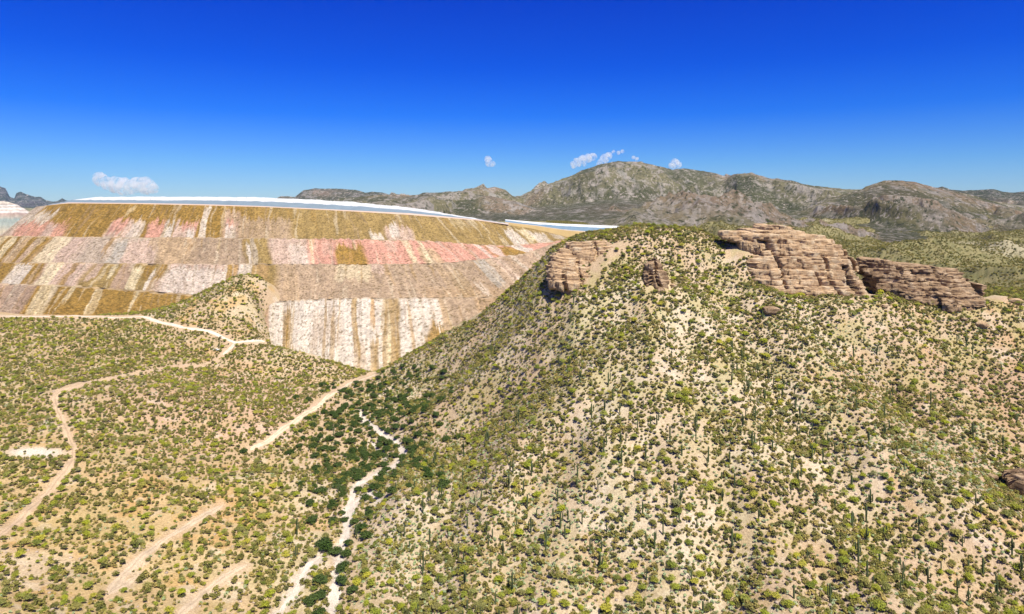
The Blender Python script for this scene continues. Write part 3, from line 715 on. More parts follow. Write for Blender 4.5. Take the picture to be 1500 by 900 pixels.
# ------------------------------------------------------------------ layered rock outcrops
def slab(parent, mat, xc, yf, hw, hd, z0, z1, seed, dip, cracks, nth=300, wx=0, expo=2.6, rough=1.0, parent_seed=0):
    """one rock stratum: closed slab with an uneven bulging rim; cracks: (x, width, depth, zlo, zhi)"""
    th = np.linspace(0, 2 * np.pi, nth, endpoint=False) - np.pi / 2
    th = th + 0.45 * np.sin(2 * (th + np.pi / 2)) * -0.6     # crowd samples on the front
    c, s = np.cos(th), np.sin(th)
    ex = np.sign(c) * np.abs(c) ** (2 / expo) * hw; ey = np.sign(s) * np.abs(s) ** (2 / expo) * hd
    pr = np.array([(0.0, 0.90), (0.02, 0.93), (0.12, 0.95), (0.17, 0.995), (0.32, 1.0), (0.55, 1.0), (0.72, 0.992), (0.88, 0.98), (0.97, 0.965), (1.0, 0.93)])
    rings = []
    sg = parent_seed
    # joints that run through several strata, and smaller offsets stratum by stratum
    cell = np.floor((ex + xc) / 6.0 + .9 * vnoise((ex + xc) / 9, ey * 0, None, sg))
    blk = _h(cell, ex * 0 + seed // 3, ex * 0, sg) * 1.1 + _h(cell, ex * 0, ex * 0, sg + 1) * 1.3 + _h(np.floor((ex + xc) / 2.9 + seed * .37), ex * 0 + seed, ex * 0, seed) * .55
    und = np.clip(.5 + vnoise((ex + xc) / 5, ey / 6, None, seed + 2) * 1.5, 0, 1) ** 2
    edge = np.exp(-(((ex + xc) / 6.0 + .9 * vnoise((ex + xc) / 9, ey * 0, None, sg)) % 1 - .5) ** 2 * 0) * 0
    base_n = 0
    H = z1 - z0
    for v, f in pr:
        z = z0 + H * v
        n = rough * (blk + 2.6 * fbm((ex + xc) / 17, ey / 17, np.full_like(ex, z / 15), 4, sg) + 1.1 * fbm(ex / 2.6, ey / 2.6, np.full_like(ex, z / 1.8), 4, 9))
        k = 1 + (n - (1 - f) * (4 + 22 * und) * min(1, H / 3.5)) / np.hypot(ex, ey)
        X = ex * k; Y = ey * k
        for (cx, cw, cd, zl, zh) in cracks:
            if zl <= (z0 + z1) / 2 <= zh:
                cc = cx + 0.7 * math.sin(z * 0.35 + cx)
                Y = Y + np.where(s < 0, cd * np.exp(-((X + xc - cc) / cw) ** 4), 0)
        rings.append(np.stack([X, Y, np.full_like(X, z)], 1))
    top = []
    for q in (0.86, 0.72, 0.55, 0.36, 0.18, 0.02):
        r = rings[-1].copy(); r[:, 0] *= q; r[:, 1] *= q
        r[:, 2] = z1 + 0.9 * fbm(r[:, 0] / 5, r[:, 1] / 5, None, 4, seed + 5) + H * 0.25 * (1 - q)
        top.append(r)
    G = np.stack(rings + top, 0)
    G[..., 2] += -dip * G[..., 0] + 1.5 * fbm((G[..., 0] + xc) / 13, G[..., 1] / 30, None, 3, parent_seed + 70)
    G[..., 0] += xc; G[..., 1] += yf + hd
    me = mesh('rock_layer', G.reshape(-1, 3) - np.array([*parent.location[:2], 0]) + np.array([0, 0, CZ - parent.location[2]]), grid_faces(G.shape[0], nth, True), mat, False)
    return obj('rock_layer', me, parent)

def outcrop(label, mat, prof, Yb, Yt, hd, nl, dip=0.0, cracks=(), seed=1, cat='rock outcrop', rough=1.0, group=None, expo=2.6, tall=1.06):
    """prof: (py, left px, right px) from the foot upwards"""
    P = np.array(prof, float); py_b, py_t = P[:, 0].max(), P[:, 0].min()
    P = P[np.argsort(P[:, 0])]
    zb = -(py_b - HZ) / F * Yb; zt = -(py_t - HZ) / F * Yt
    xm = (P[:, 1].mean() + P[:, 2].mean()) / 2
    root = empty('rock_outcrop', ((xm - 750) / F * (Yb + Yt) / 2, Yb + 5, CZ + zb))
    tag(root, label, cat, group)
    rs = random.Random(seed)
    cut = [0]
    for k in range(nl): cut.append(cut[-1] + rs.choice((.4, .6, .9, 1.4, 2.0)))
    cut = [c / cut[-1] for c in cut]
    cw = []
    for (cpx, cwid, cd, pa, pb) in cracks:
        Ym = Yb + (Yt - Yb) * 0.4
        cw.append(((cpx - 750) / F * Ym, cwid, cd, -(pb - HZ) / F * Ym, -(pa - HZ) / F * Ym))
    for k in range(nl):
        f0, f1 = cut[k], cut[k + 1]; fm = (f0 + f1) / 2
        z0 = zb + (zt - zb) * f0; z1 = zb + (zt - zb) * f1; Y = Yb + (Yt - Yb) * fm
        py = HZ - (z0 + z1) / 2 / Y * F
        l = np.interp(py, P[:, 0], P[:, 1]); r = np.interp(py, P[:, 0], P[:, 2])
        xl, xr = (l - 750) / F * Y, (r - 750) / F * Y
        off = rs.uniform(-1, 1) * 0.9 * rough
        slab(root, mat, (xl + xr) / 2, Y + off, max(1.5, (xr - xl) / 2), hd * (0.85 + 0.3 * rs.random()), z0 - (0.6 if k else 4), z0 + (z1 - z0) * tall, seed * 31 + k, dip, cw, rough=rough, expo=expo, parent_seed=seed)
    return root

outcrop('big domed cliff of layered tan sandstone with vertical cracks, right of centre on the ridge', M_rock,
        [(332,1135,1160),(336,1126,1172),(340,1108,1190),(346,1092,1212),(352,1092,1232),(358,1096,1246),(366,1100,1256),(375,1104,1264),(385,1103,1270),(395,1100,1275),(405,1100,1278),(415,1104,1281),(425,1115,1283),(435,1132,1284),(447,1150,1285)],
        410, 452, 24, 22, 0.02, [(1138, 3.2, 9, 352, 374), (1147, 1.0, 5, 374, 425), (1244, 2.2, 9, 392, 446), (1262, 1.8, 7, 362, 408), (1273, 1.6, 7, 400, 446), (1216, 1.1, 4, 376, 440), (1196, .8, 3, 400, 440)], 3, rough=1.15)
outcrop('thin broken rock ledge on the skyline left of the domed cliff', M_rock,
        [(341,1066,1120),(346,1056,1130),(351,1062,1130),(357,1080,1128),(364,1095,1128)], 446, 456, 9, 4, 0.02, [], 5, rough=0.9)
outcrop('long dark rock wall of tilted strata right of the domed cliff', M_rock_dark,
        [(384,1290,1318),(391,1288,1330),(393,1288,1402),(398,1287,1425),(406,1290,1440),(414,1287,1453),(422,1289,1463),(430,1296,1470),(440,1318,1474),(450,1352,1477)],
        419, 446, 17, 19, 0.06, [(1442, 3.5, 10, 405, 436), (1462, 5, 8, 420, 452), (1385, 1.6, 4, 395, 420), (1332, 1.2, 4, 395, 430)], 8, rough=1.7)
outcrop('pale ledged sandstone shelf on the hill crest nearest the embankment', M_rock,
        [(357,832,924),(364,826,926),(372,817,920),(380,808,912),(388,804,898),(396,802,884),(404,801,878),(412,802,884),(420,806,868)],
        428, 466, 11, 14, 0.0, [(826, 1.4, 6, 396, 420), (848, 1.2, 4, 375, 420), (868, 1, 3, 385, 412)], 12, rough=0.95)
outcrop('low upper ledges above the pale shelf, reaching right across the crest', M_rock,
        [(355,842,916),(361,832,925),(368,834,926),(377,846,908)], 450, 463, 8, 7, 0.0, [(872, 1.2, 4, 350, 380)], 29, rough=0.8)
outcrop('dark narrow rock pinnacle standing on the crest of the hill spur', M_rock_dark,
        [(384,955,966),(392,951,973),(400,949,978),(410,947,981),(420,948,982),(430,953,981),(440,960,977)],
        397, 424, 6, 8, 0.0, [(956, 1.6, 5, 400, 436), (966, 1.2, 5, 390, 430)], 17, rough=1.0, expo=2.2)
outcrop('low cliff band, darkened for a shaded hollow, above the gully at the right edge', M_rock_dark,
        [(699,1486,1545),(704,1484,1555),(709,1488,1560),(714,1494,1565)], 287, 291, 4, 4, 0.05, [(1490, 2.0, 4, 680, 720)], 23, rough=0.7)  # dark rock colour stands in for the shade of a hollow

def boulder(px, py, r, label, seed, mat=None, fl=0.6):
    p = hit(px, py); n = 22
    th, ph = np.meshgrid(np.linspace(0, 2 * np.pi, n * 2, endpoint=False), np.linspace(0.02, np.pi - 0.02, n)); 
    X, Y, Z = np.sin(ph) * np.cos(th), np.sin(ph) * np.sin(th), np.cos(ph)
    pw = 0.7
    X, Y, Z = [np.sign(a) * np.abs(a) ** pw for a in (X, Y, Z)]
    k = r * (1 + 0.30 * fbm(X * 1.3 + seed, Y * 1.3, Z * 1.3, 4, seed))
    G = np.stack([X * k * 1.3, Y * k, Z * k * fl + r * fl * 0.5], -1)
    o = obj('boulder', mesh('boulder', G.reshape(-1, 3), grid_faces(n, n * 2, True)[:, ::-1], mat or M_rock, False), loc=(p[0], p[1], p[2] + CZ))
    o.rotation_euler.z = seed
    tag(o, label, 'boulder')
boulder(1130, 458, 3.6, 'single brown boulder lying on the slope below the domed cliff', 3, M_rock_dark)
boulder(1438, 478, 2.7, 'pinkish boulder on the slope below the long rock wall', 5)
boulder(1412, 470, 1.6, 'small boulder left of the pinkish one below the rock wall', 6, M_rock_dark)
boulder(812, 424, 1.7, 'squarish boulder at the left foot of the pale ledged shelf', 7)
boulder(986, 420, 1.8, 'boulder leaning at the right foot of the rock pinnacle', 8)
boulder(1488, 444, 3.0, 'rock lump on the skyline right of the long rock wall', 9)
boulder(1162, 334, 1.9, 'loose block on the summit of the domed cliff', 10)
boulder(1453, 700, 1.7, 'brown boulder at the left end of the low cliff band', 11, M_rock_dark)
boulder(1420, 672, 1.4, 'small boulder above the gully left of the low cliff band', 12, M_rock_dark)
boulder(1295, 450, 2.0, 'boulder in the bushes between domed cliff and rock wall', 13)

# ------------------------------------------------------------------ parked vehicle by the road junction
def box(x0, x1, y0, y1, z0, z1, tx=0, ty=0):
    v = [(x, y, z0) for x in (x0, x1) for y in (y0, y1)] + [(x + (tx if x == x0 else -tx), y + (ty if y == y0 else -ty), z1) for x in (x0, x1) for y in (y0, y1)]
    f = [(0, 1, 3, 2), (4, 6, 7, 5), (0, 4, 5, 1), (2, 3, 7, 6), (0, 2, 6, 4), (1, 5, 7, 3)]
    return v, f
def vehicle():
    p = hit(317, 514)
    r = empty('parked_truck', (p[0], p[1], p[2] + CZ + 0.05), R(8))
    tag(r, 'small white pickup truck parked beside the dirt road junction', 'truck')
    wh = plain('white_paint', (0.8, 0.8, 0.78), 0.3, 1, 0.03); dk = plain('dark_glass', (0.03, 0.035, 0.04), 0.15, 1, 0.1); ty = plain('tyre_rubber', (0.03, 0.03, 0.03))
    V = []; Fc = []
    for b in (box(-2.8, 2.8, -.95, .95, .45, 1.0, .05, .05), box(.9, 2.75, -.92, .92, 1.0, 1.22, .1, .06), box(-2.78, -.95, -.94, -.84, 1.0, 1.35), box(-2.78, -.95, .84, .94, 1.0, 1.35), box(-2.8, -2.7, -.84, .84, 1.0, 1.35)):
        n0 = len(V); V += b[0]; Fc += [tuple(i + n0 for i in f) for f in b[1]]
    obj('body', mesh('body', V, Fc, wh), r)
    b = box(-.95, 1.1, -.88, .88, 1.003, 1.8, .35, .15); obj('cab', mesh('cab', b[0], b[1], wh), r)
    b = box(-.80, .95, -.90, .90, 1.16, 1.68, .26, .125); obj('window', mesh('window', b[0], b[1], dk), r)
    for x in (-1.8, 1.8):
        for y in (-.95, .73):
            a = np.linspace(0, 2 * np.pi, 16, endpoint=False); V = [(x + .42 * math.cos(t), y + k, .42 + .42 * math.sin(t)) for k in (0, .22) for t in a]
            V += [(x, y, .42), (x, y + .22, .42)]; Fc = [(i, (i + 1) % 16, 16 + (i + 1) % 16, 16 + i) for i in range(16)] + [(32, (i + 1) % 16, i, i) for i in range(0)]
            Fq = Fc + [(32, i, (i + 1) % 16, (i + 2) % 16) for i in range(0, 16, 2)] + [(33, 16 + (i + 2) % 16, 16 + (i + 1) % 16, 16 + i) for i in range(0, 16, 2)]
            obj('wheel', mesh('wheel', V, Fq, ty), r)
vehicle()

# ------------------------------------------------------------------ plants
def leaf_cloud(n, lumps, size, seed, up=0.9):
    """n small quads scattered through the outer part of several lumps"""
    r = np.random.default_rng(seed); V = []; L = np.array(lumps, float)
    wts = L[:, 3] ** 2; idx = r.choice(len(L), n, p=wts / wts.sum())
    d = r.normal(size=(n, 3)); d /= np.linalg.norm(d, axis=1)[:, None]; d[:, 2] = np.abs(d[:, 2]) * 0.65 + d[:, 2] * 0.35
    rad = L[idx, 3] * (0.5 + 0.68 * r.random(n) ** 0.8)
    c = L[idx, :3] + d * rad[:, None] * np.array([1, 1, 0.8])
    nrm = d + r.normal(size=(n, 3)) * 0.7; nrm[:, 2] += up; nrm /= np.linalg.norm(nrm, axis=1)[:, None]
    a = np.cross(nrm, r.normal(size=(n, 3))); a /= np.linalg.norm(a, axis=1)[:, None]; b = np.cross(nrm, a)
    s = size * (0.6 + 0.8 * r.random(n))[:, None]
    q = np.stack([c - a * s, c - b * s * .7, c + a * s, c + b * s * .7], 1)
    return q.reshape(-1, 3), np.arange(n * 4).reshape(-1, 4)

def tube(P, rad, n=6, ribs=0):
    P = np.array(P, float); T = np.gradient(P, axis=0); T /= np.linalg.norm(T, axis=1)[:, None]
    ref = np.array([0.3, 1, 0.05]); U = np.cross(T, ref); U /= np.linalg.norm(U, axis=1)[:, None]; W = np.cross(T, U)
    a = np.linspace(0, 2 * np.pi, n, endpoint=False); rr = np.array(rad)[:, None] * (1 - (0.16 * (np.arange(n) % 2))[None] * (ribs > 0))
    G = P[:, None] + U[:, None] * (np.cos(a) * rr)[..., None] + W[:, None] * (np.sin(a) * rr)[..., None]
    return G.reshape(-1, 3), grid_faces(len(P), n, True)

def joinm(parts):
    V = []; Fc = []; k = 0
    for v, f in parts: V.append(v); Fc.append(f + k); k += len(v)
    return np.concatenate(V), np.concatenate(Fc)

def crown_lumps(seed, R0, H, n):
    r = random.Random(seed); out = []
    for k in range(n):
        a = r.uniform(0, 6.28); d = R0 * r.uniform(0.15, 0.68)
        out.append((math.cos(a) * d, math.sin(a) * d, H * r.uniform(0.28, 0.66) * (1 - .25 * d / R0), R0 * r.uniform(0.30, 0.55)))
    out.append((0, 0, H * 0.55, R0 * 0.6))
    return out

def trunk_mesh(seed, H, R0, k=4):
    r = random.Random(seed); parts = []
    for i in range(k):
        a = i * 6.28 / k + r.uniform(-.5, .5); d = R0 * r.uniform(.35, .6)
        P = [(0, 0, -0.4), (math.cos(a) * d * .25, math.sin(a) * d * .25, H * .25), (math.cos(a) * d * .6, math.sin(a) * d * .6, H * .5), (math.cos(a) * d, math.sin(a) * d, H * .72)]
        parts.append(tube(P, [.16, .12, .08, .03], 5))
    return joinm(parts)

PALO = []; MESQ = []; DARK = []; PALE = []; YEL = []
for s in range(6):
    v, f = leaf_cloud((900, 560, 900, 700, 420, 900)[s], crown_lumps(100 + s, 2.5, (3.9, 3.2, 4.4, 3.4, 4.0, 3.6)[s], (11, 7, 12, 9, 9, 14)[s]), 0.21, 100 + s)
    tv, tf = trunk_mesh(100 + s, 3.4, 2.5)
    PALO.append((mesh('crown', v, f, M_palo), mesh('trunk', tv, tf, M_bark)))
for s in range(4):
    v, f = leaf_cloud(1300, crown_lumps(200 + s, 3.2, 4.0, 15), 0.30, 200 + s)
    tv, tf = trunk_mesh(200 + s, 4.2, 3.2, 5)
    MESQ.append((mesh('crown', v, f, M_mesq), mesh('trunk', tv, tf, M_bark)))
for s in range(5):
    v, f = leaf_cloud(130, crown_lumps(300 + s, 0.8, 1.25, 5), 0.17, 300 + s)
    DARK.append(mesh('low_shrub', v, f, M_dark))
    v, f = leaf_cloud(100, crown_lumps(400 + s, 0.62, 0.95, 5), 0.12, 400 + s, 0.5)
    PALE.append(mesh('pale_shrub', v, f, M_pale))
for s in range(3):
    v, f = leaf_cloud(60, crown_lumps(500 + s, 0.55, 0.6, 4), 0.12, 500 + s, 0.5)
    YEL.append(mesh('yellow_bush', v, f, M_yel))

def stem_rings(H, r, dx=0):
    P = []; rad = []
    for t in (0, .1, .3, .5, .7, .85, .93, .97, .99, 1.0):
        P.append((dx * t, 0, H * t - (0.3 if t == 0 else 0))); rad.append(r * (0.82 if t < .05 else 1.0 if t < .8 else [.97, .86, .64, .4, .08][[.85, .93, .97, .99, 1.0].index(t)]))
    return tube(P, rad, 16, 1)
def arm_mesh(z, a, out_, up, r):
    c, s = math.cos(a), math.sin(a); P = []; rad = []
    for t in np.linspace(0, 1, 7):
        P.append((c * out_ * math.sin(t * 1.57), s * out_ * math.sin(t * 1.57), z + out_ * 0.6 * (1 - math.cos(t * 1.57)))); rad.append(r * (.75 + .25 * t))
    for t, q in ((.35, 1), (.7, .98), (.9, .8), (.97, .5), (1, .08)):
        P.append((c * out_, s * out_, z + out_ * .6 + up * t)); rad.append(r * q)
    return tube(P, rad, 12, 1)
SAG = []
_r = random.Random(5)
for k, na in enumerate([0, 0, 0, 1, 2, 2, 3, 4, 5]):
    arms = []
    H = [5.2, 6.6, 4.0, 6.6, 7.2, 6.6, 7.8, 8.2, 8.6][k]
    for i in range(na):
        a = i * 6.28 / max(na, 2) + _r.uniform(-.4, .4)
        v, f = arm_mesh(H * _r.uniform(.32, .52), a, _r.uniform(.7, 1.1), _r.uniform(1.2, 3.0), .23)
        arms.append(mesh('arm', v, f, M_cact, True))
    v, f = stem_rings(H, .34)
    SAG.append((mesh('stem', v, f, M_cact, True), arms, H, na))

# ---- where things grow
G_R = [(1062,370),(1070,440),(1100,500),(1150,590),(1200,650),(1240,720),(1320,790),(1400,840),(1480,885)]
G_L = [(905,470),(880,492),(830,520),(770,560),(700,618),(665,700),(645,780),(625,900)]
G_2 = [(1310,468),(1400,508),(1460,540),(1520,565)]
G_3 = [(1300,555),(1345,600),(1400,650),(1460,688),(1520,722)]
G_V = [(-20,612),(60,592),(130,568),(200,545),(270,525)]
G_4 = [(1000,345),(1010,400),(1050,470),(1090,540)]
G_5 = [(1130,440),(1200,455),(1290,440),(1300,470)]
G_W = [(560,560),(600,610),(600,690),(560,740),(530,800),(520,900)]
G_6 = [(1385,660),(1300,700),(1260,760)]

def candidates(n, ylo, yhi, xlo=-420, xhi=2000):
    """even scatter over the land between two distances"""
    u = rng.random(n); Y = np.sqrt(ylo ** 2 + (yhi ** 2 - ylo ** 2) * u); px = xlo + (xhi - xlo) * rng.random(n)
    z = surf(px, Y); x = (px - 750) / F * Y
    py = HZ - z * F / Y
    return px, py, x, Y, z
# how high the land in front stands: a plant is in view only over that line
_step = np.minimum.accumulate(PYY, axis=0)
def in_view(px, py, Y, top):
    j = np.clip(np.searchsorted(pxs, px), 0, len(pxs) - 1); i = np.clip(np.searchsorted(lys, np.log(Y)) - 2, 0, len(lys) - 1)
    return (py - top * F / Y * 0.6 < _step[i, j]) & (px > 4) & (px < 1496) & (py < 893)
def blocked(px, py, x, y, margin=0):
    """roads, wash bed, cliffs, the embankment"""
    b = np.zeros(px.shape, bool)
    for k, (wd, pts, *_r) in ROADS.items():
        b |= poly_dist(px, py, pts) * y / F < wd * 0.5 + 0.3 + margin
    for k, pts in enumerate(WASH): b |= poly_dist(px, py, pts) * y / F < (2.0, 1.1, 1.1, 1)[k] + margin * .5
    b |= (px > np.interp(py, [380, 447], [1108, 1150])) & (px < 1284) & (y > 414) & (y < 470)
    b |= (px > np.interp(py, [400, 450], [1284, 1335])) & (px < 1478) & (y > 423) & (y < 462)
    b |= (px > 945) & (px < 984) & (y > 402) & (y < 430)
    b |= (px > 1062) & (px < 1128) & (y > 447) & (y < 460)
    b |= (px < 800) & (y > 540) & (px > 389) & (py < np.interp(px, [-200, 390, 391, 396, 545, 650, 735, 800], [300, 300, 440, 505, 547, 490, 447, 418]))
    b |= (((px - 52) / 44) ** 2 + ((py - 663) / 9) ** 2 < 1) & (rng.random(px.shape) < .8)
    ledge = (py > 356) & (py < 420) & (px > np.interp(py, [357, 372, 388, 420], [830, 815, 803, 806])) & (px < np.interp(py, [357, 372, 396, 420], [922, 915, 884, 870]))
    b |= ledge & (rng.random(px.shape) < 0.88)
    return b
ell = lambda px, py, cx, cy, rx, ry: np.exp(-((px - cx) / rx) ** 2 - ((py - cy) / ry) ** 2)
def gd(px, py, pts, wdt): return np.exp(-(poly_dist(px, py, pts) / wdt) ** 2)

def pick(n, ylo, yhi, dens, **kw):
    px, py, x, y, z = candidates(n, ylo, yhi, **kw)
    k = (rng.random(n) < dens(px, py, x, y)) & ~blocked(px, py, x, y)
    return np.stack([px, py, x, y, z], 1)[k]

def thin(P, r):
    """drop plants that stand inside each other"""
    cell = {}; keep = []
    for i, p in enumerate(P):
        cx, cy = int(p[2] // r), int(p[3] // r); ok = True
        for a in (-1, 0, 1):
            for b in (-1, 0, 1):
                for q in cell.get((cx + a, cy + b), ()):
                    if (P[q][2] - p[2]) ** 2 + (P[q][3] - p[3]) ** 2 < r * r: ok = False; break
                if not ok: break
            if not ok: break
        if ok: cell.setdefault((cx, cy), []).append(i); keep.append(i)
    return P[keep]

def d_palo(px, py, x, y):
    hillr = sstep(560, 640, px)
    d = 0.38 + 0.20 * (1 - hillr) + 0.36 * sstep(520, 420, py) * hillr
    d = d + .75 * gd(px, py, G_R, 22) + .75 * gd(px, py, G_L, 18) + .6 * gd(px, py, G_2, 9) + .7 * gd(px, py, G_3, 14) + .9 * gd(px, py, G_V, 12) + .5 * gd(px, py, G_4, 22) + .9 * gd(px, py, G_5, 9) + .5 * gd(px, py, G_W, 30) + .5 * gd(px, py, G_6, 20)
    d = d + .35 * ell(px, py, 1075, 405, 40, 45) + .35 * ell(px, py, 120, 510, 160, 40) + .3 * ell(px, py, 330, 470, 60, 30)
    d = d * (0.65 + 0.7 * sstep(-.3, .3, fbm(x / 30, y / 30, None, 3, 61)))
    d = d * (1 - .75 * ell(px, py, 860, 765, 110, 55)) * (1 - .7 * ell(px, py, 1370, 680, 80, 45)) * (1 - .7 * ell(px, py, 40, 840, 160, 50)) * (1 - .6 * ell(px, py, 480, 590, 60, 30))
    d = d * (1 - .5 * ell(px, py, 720, 540, 130, 130))
    return np.clip(d, 0, 1) * 0.74
palo = thin(pick(75000, 150, 730, d_palo), 2.6)
mes_dens = lambda px, py, x, y: np.clip(1.0 * ell(px, py, 560, 625, 62, 70) + .5 * ell(px, py, 510, 645, 45, 40) + .5 * gd(px, py, WASH[0], 22) * (py > 640) + .2 * ell(px, py, 500, 680, 60, 60), 0, 1)
mesq = thin(pick(14000, 200, 560, mes_dens, xlo=380, xhi=680), 4.9)
extra = [(475,800,1.1),(478,806,1.2),(357,664,.9),(505,765,.7),(518,768,.75),(515,650,1.2),(497,640,1.1),(540,690,.9),(569,652,1.1),(600,650,1.0),(538,622,.8),(580,628,1.1),(612,640,1.0),(556,705,.9),(566,690,.8),(488,765,.8),(507,815,.9),(500,855,.9),(455,885,1.0),(470,890,1.1)]
ex = []
for a, b, s in extra:
    p = hit(a, b); ex.append([a, b, *p])
mesq = thin(np.concatenate([np.array(ex), mesq]), 4.6)
pk = np.ones(len(palo), bool)
for q in mesq: pk &= (palo[:, 2] - q[2]) ** 2 + (palo[:, 3] - q[3]) ** 2 > 14
palo = palo[pk]

def d_dark(px, py, x, y):
    hillr = sstep(540, 620, px)
    d = 0.75 * hillr + 0.36 * (1 - hillr) + .45 * sstep(560, 420, py) * hillr
    d = d * (0.45 + 0.9 * sstep(-.35, .35, fbm(x / 18, y / 18, None, 4, 71)))
    d = d * (1 - .55 * ell(px, py, 860, 765, 120, 60)) * (1 - .7 * ell(px, py, 40, 840, 160, 60)) * (1 - .4 * ell(px, py, 1000, 870, 80, 40))
    return np.clip(d, 0, 1)
dark = thin(pick(370000, 150, 730, d_dark), 1.05)
pale_f = lambda px, py: np.clip(1.0 * ell(px, py, 845, 765, 125, 55) + 1.0 * ell(px, py, 1370, 685, 95, 48) + .9 * ell(px, py, 610, 800, 60, 90) + .5 * ell(px, py, 1000, 870, 200, 60) + .35 * ell(px, py, 1230, 520, 130, 60) + .5 * ell(px, py, 770, 850, 120, 40) + .5 * ell(px, py, 1250, 610, 60, 40), 0, 1)
d_pale = lambda px, py, x, y: (0.10 * sstep(480, 600, px) + .03 + .95 * pale_f(px, py)) * (.6 + .5 * sstep(-.3, .3, fbm(x / 9, y / 9, None, 3, 81)))
pale = thin(pick(120000, 150, 560, d_pale), 1.0)
yel = thin(pick(34000, 150, 640, lambda px, py, x, y: .10 + .34 * sstep(0.0, .4, fbm(x / 14, y / 14, None, 3, 83)) + .3 * ell(px, py, 470, 640, 60, 40)), 1.5)
def d_sag(px, py, x, y):
    d = .10 * sstep(600, 700, px) + .55 * gd(px, py, [(1130,600),(1250,700),(1330,790)], 55) + .55 * ell(px, py, 1400, 830, 130, 70) + .5 * ell(px, py, 850, 740, 140, 90) + .4 * ell(px, py, 630, 820, 70, 80) + .35 * ell(px, py, 980, 650, 100, 80) + .25 * ell(px, py, 1150, 560, 120, 60) + .015 + .08 * ell(px, py, 440, 700, 70, 60)
    return d * .92 * sstep(430, 520, py + 0 * px) * sstep(500, 620, px + .4 * (py - 650) + 100 * (py > 600))
sag = thin(pick(7000, 160, 480, d_sag), 2.3)

# ---- labels: look + nearest landmark + place in the photograph
LM = [('the bare wash bed', 495, 800), ('the upper wash', 560, 655), ('the road bend', 95, 640), ('the valley road', 440, 612), ('the low dirt track', 235, 795),
      ('the long dirt road', 200, 548), ('the road junction', 340, 505), ('the cone hill', 370, 440), ('the embankment foot', 500, 535), ('the domed cliff', 1190, 440),
      ('the long rock wall', 1390, 455), ('the rock pinnacle', 965, 425), ('the ledged shelf', 850, 420), ('the right edge cliff', 1480, 700), ('the cactus spur', 1370, 690),
      ('the pale patch', 850, 770), ('the right gully', 1210, 660), ('the left gully', 690, 640), ('the bottom right corner', 1450, 870), ('the bottom left corner', 40, 860),
      ('the stony spur', 955, 580), ('the bottom centre', 750, 885), ('the wash flank', 620, 700), ('the hill shoulder', 700, 480), ('the upper right slope', 1420, 540),
      ('the wash mouth', 490, 885), ('the short dirt track', 300, 868), ('the road end', 365, 690), ('the left edge', 20, 720), ('the lower gully', 1330, 800),
      ('the lowest hill slope', 960, 885), ('the lowest right slope', 1130, 885), ('the right hand bottom slope', 1290, 885), ('the flank bottom', 600, 880), ('the pale patch left end', 740, 790), ('the pale patch right end', 970, 790), ('the gully head', 1060, 450), ('the slope middle', 1080, 740), ('the track foot', 160, 885), ('the bare yellow ground', 90, 800)]
PEND = []
def tag_later(o, look, cat, group, px, py):
    d, nm, lx, ly = min((math.hypot(px - a, (py - b) * 1.2), n, a, b) for n, a, b in LM)
    dx, dy = px - lx, (py - ly) * 1.2
    if d < 16: rel = 'right beside'
    elif abs(dx) > 2.2 * abs(dy): rel = 'right of' if dx > 0 else 'left of'
    elif abs(dy) > 2.2 * abs(dx): rel = 'below' if dy > 0 else 'above'
    else: rel = ('below' if dy > 0 else 'above') + ' and ' + ('right of' if dx > 0 else 'left of')
    tag(o, None, cat, group); PEND.append([o, look, f'{rel} {nm}', px, py])
ORD = 'leftmost,second,third,fourth,fifth,sixth,seventh,eighth,ninth,tenth,eleventh,twelfth,thirteenth,fourteenth'.split(',')
def flush_labels():
    label_all()
    for e in PEND:
        o = e[0]
        while len(o['label'].split()) > 16 and ' the ' in o['label']: o['label'] = o['label'].replace(' the ', ' ', 1)
def label_all():
    g = {}
    for e in PEND: g.setdefault((e[1], e[2]), []).append(e)
    for (look, rel), L in g.items():
        if len(L) == 1: L[0][0]['label'] = f'{look} {rel}'; continue
        L.sort(key=lambda e: e[4]); nb = -(-len(L) // 12); names = {1: [''], 2: ['upper row', 'lower row'], 3: ['upper row', 'middle row', 'lower row']}.get(nb, ['top row', 'upper row', 'middle row', 'lower row', 'bottom row'][:nb])
        per = -(-len(L) // len(names))
        for q, nmr in enumerate(names):
            sub = sorted(L[q * per:(q + 1) * per], key=lambda e: e[3])
            for k, e in enumerate(sub):
                o = ORD[k] if k == 0 else 'rightmost' if k == len(sub) - 1 else ORD[min(k, 13)] + ' from left'
                if len(sub) == 1: o = 'the only one'
                e[0]['label'] = f'{look} {rel}, {o}' + (f', {nmr}' if nmr else '')
def split300(P, top, size=1.0, n=300):
    v = in_view(P[:, 0], P[:, 1], P[:, 3], top)
    sc = np.where(v, size / P[:, 3], 0) if not np.isscalar(size) else np.where(v, 1.0 / P[:, 3], 0)
    order = np.argsort(-sc); k = min(n, int(v.sum()))
    a = np.zeros(len(P), bool); a[order[:k]] = True
    return a

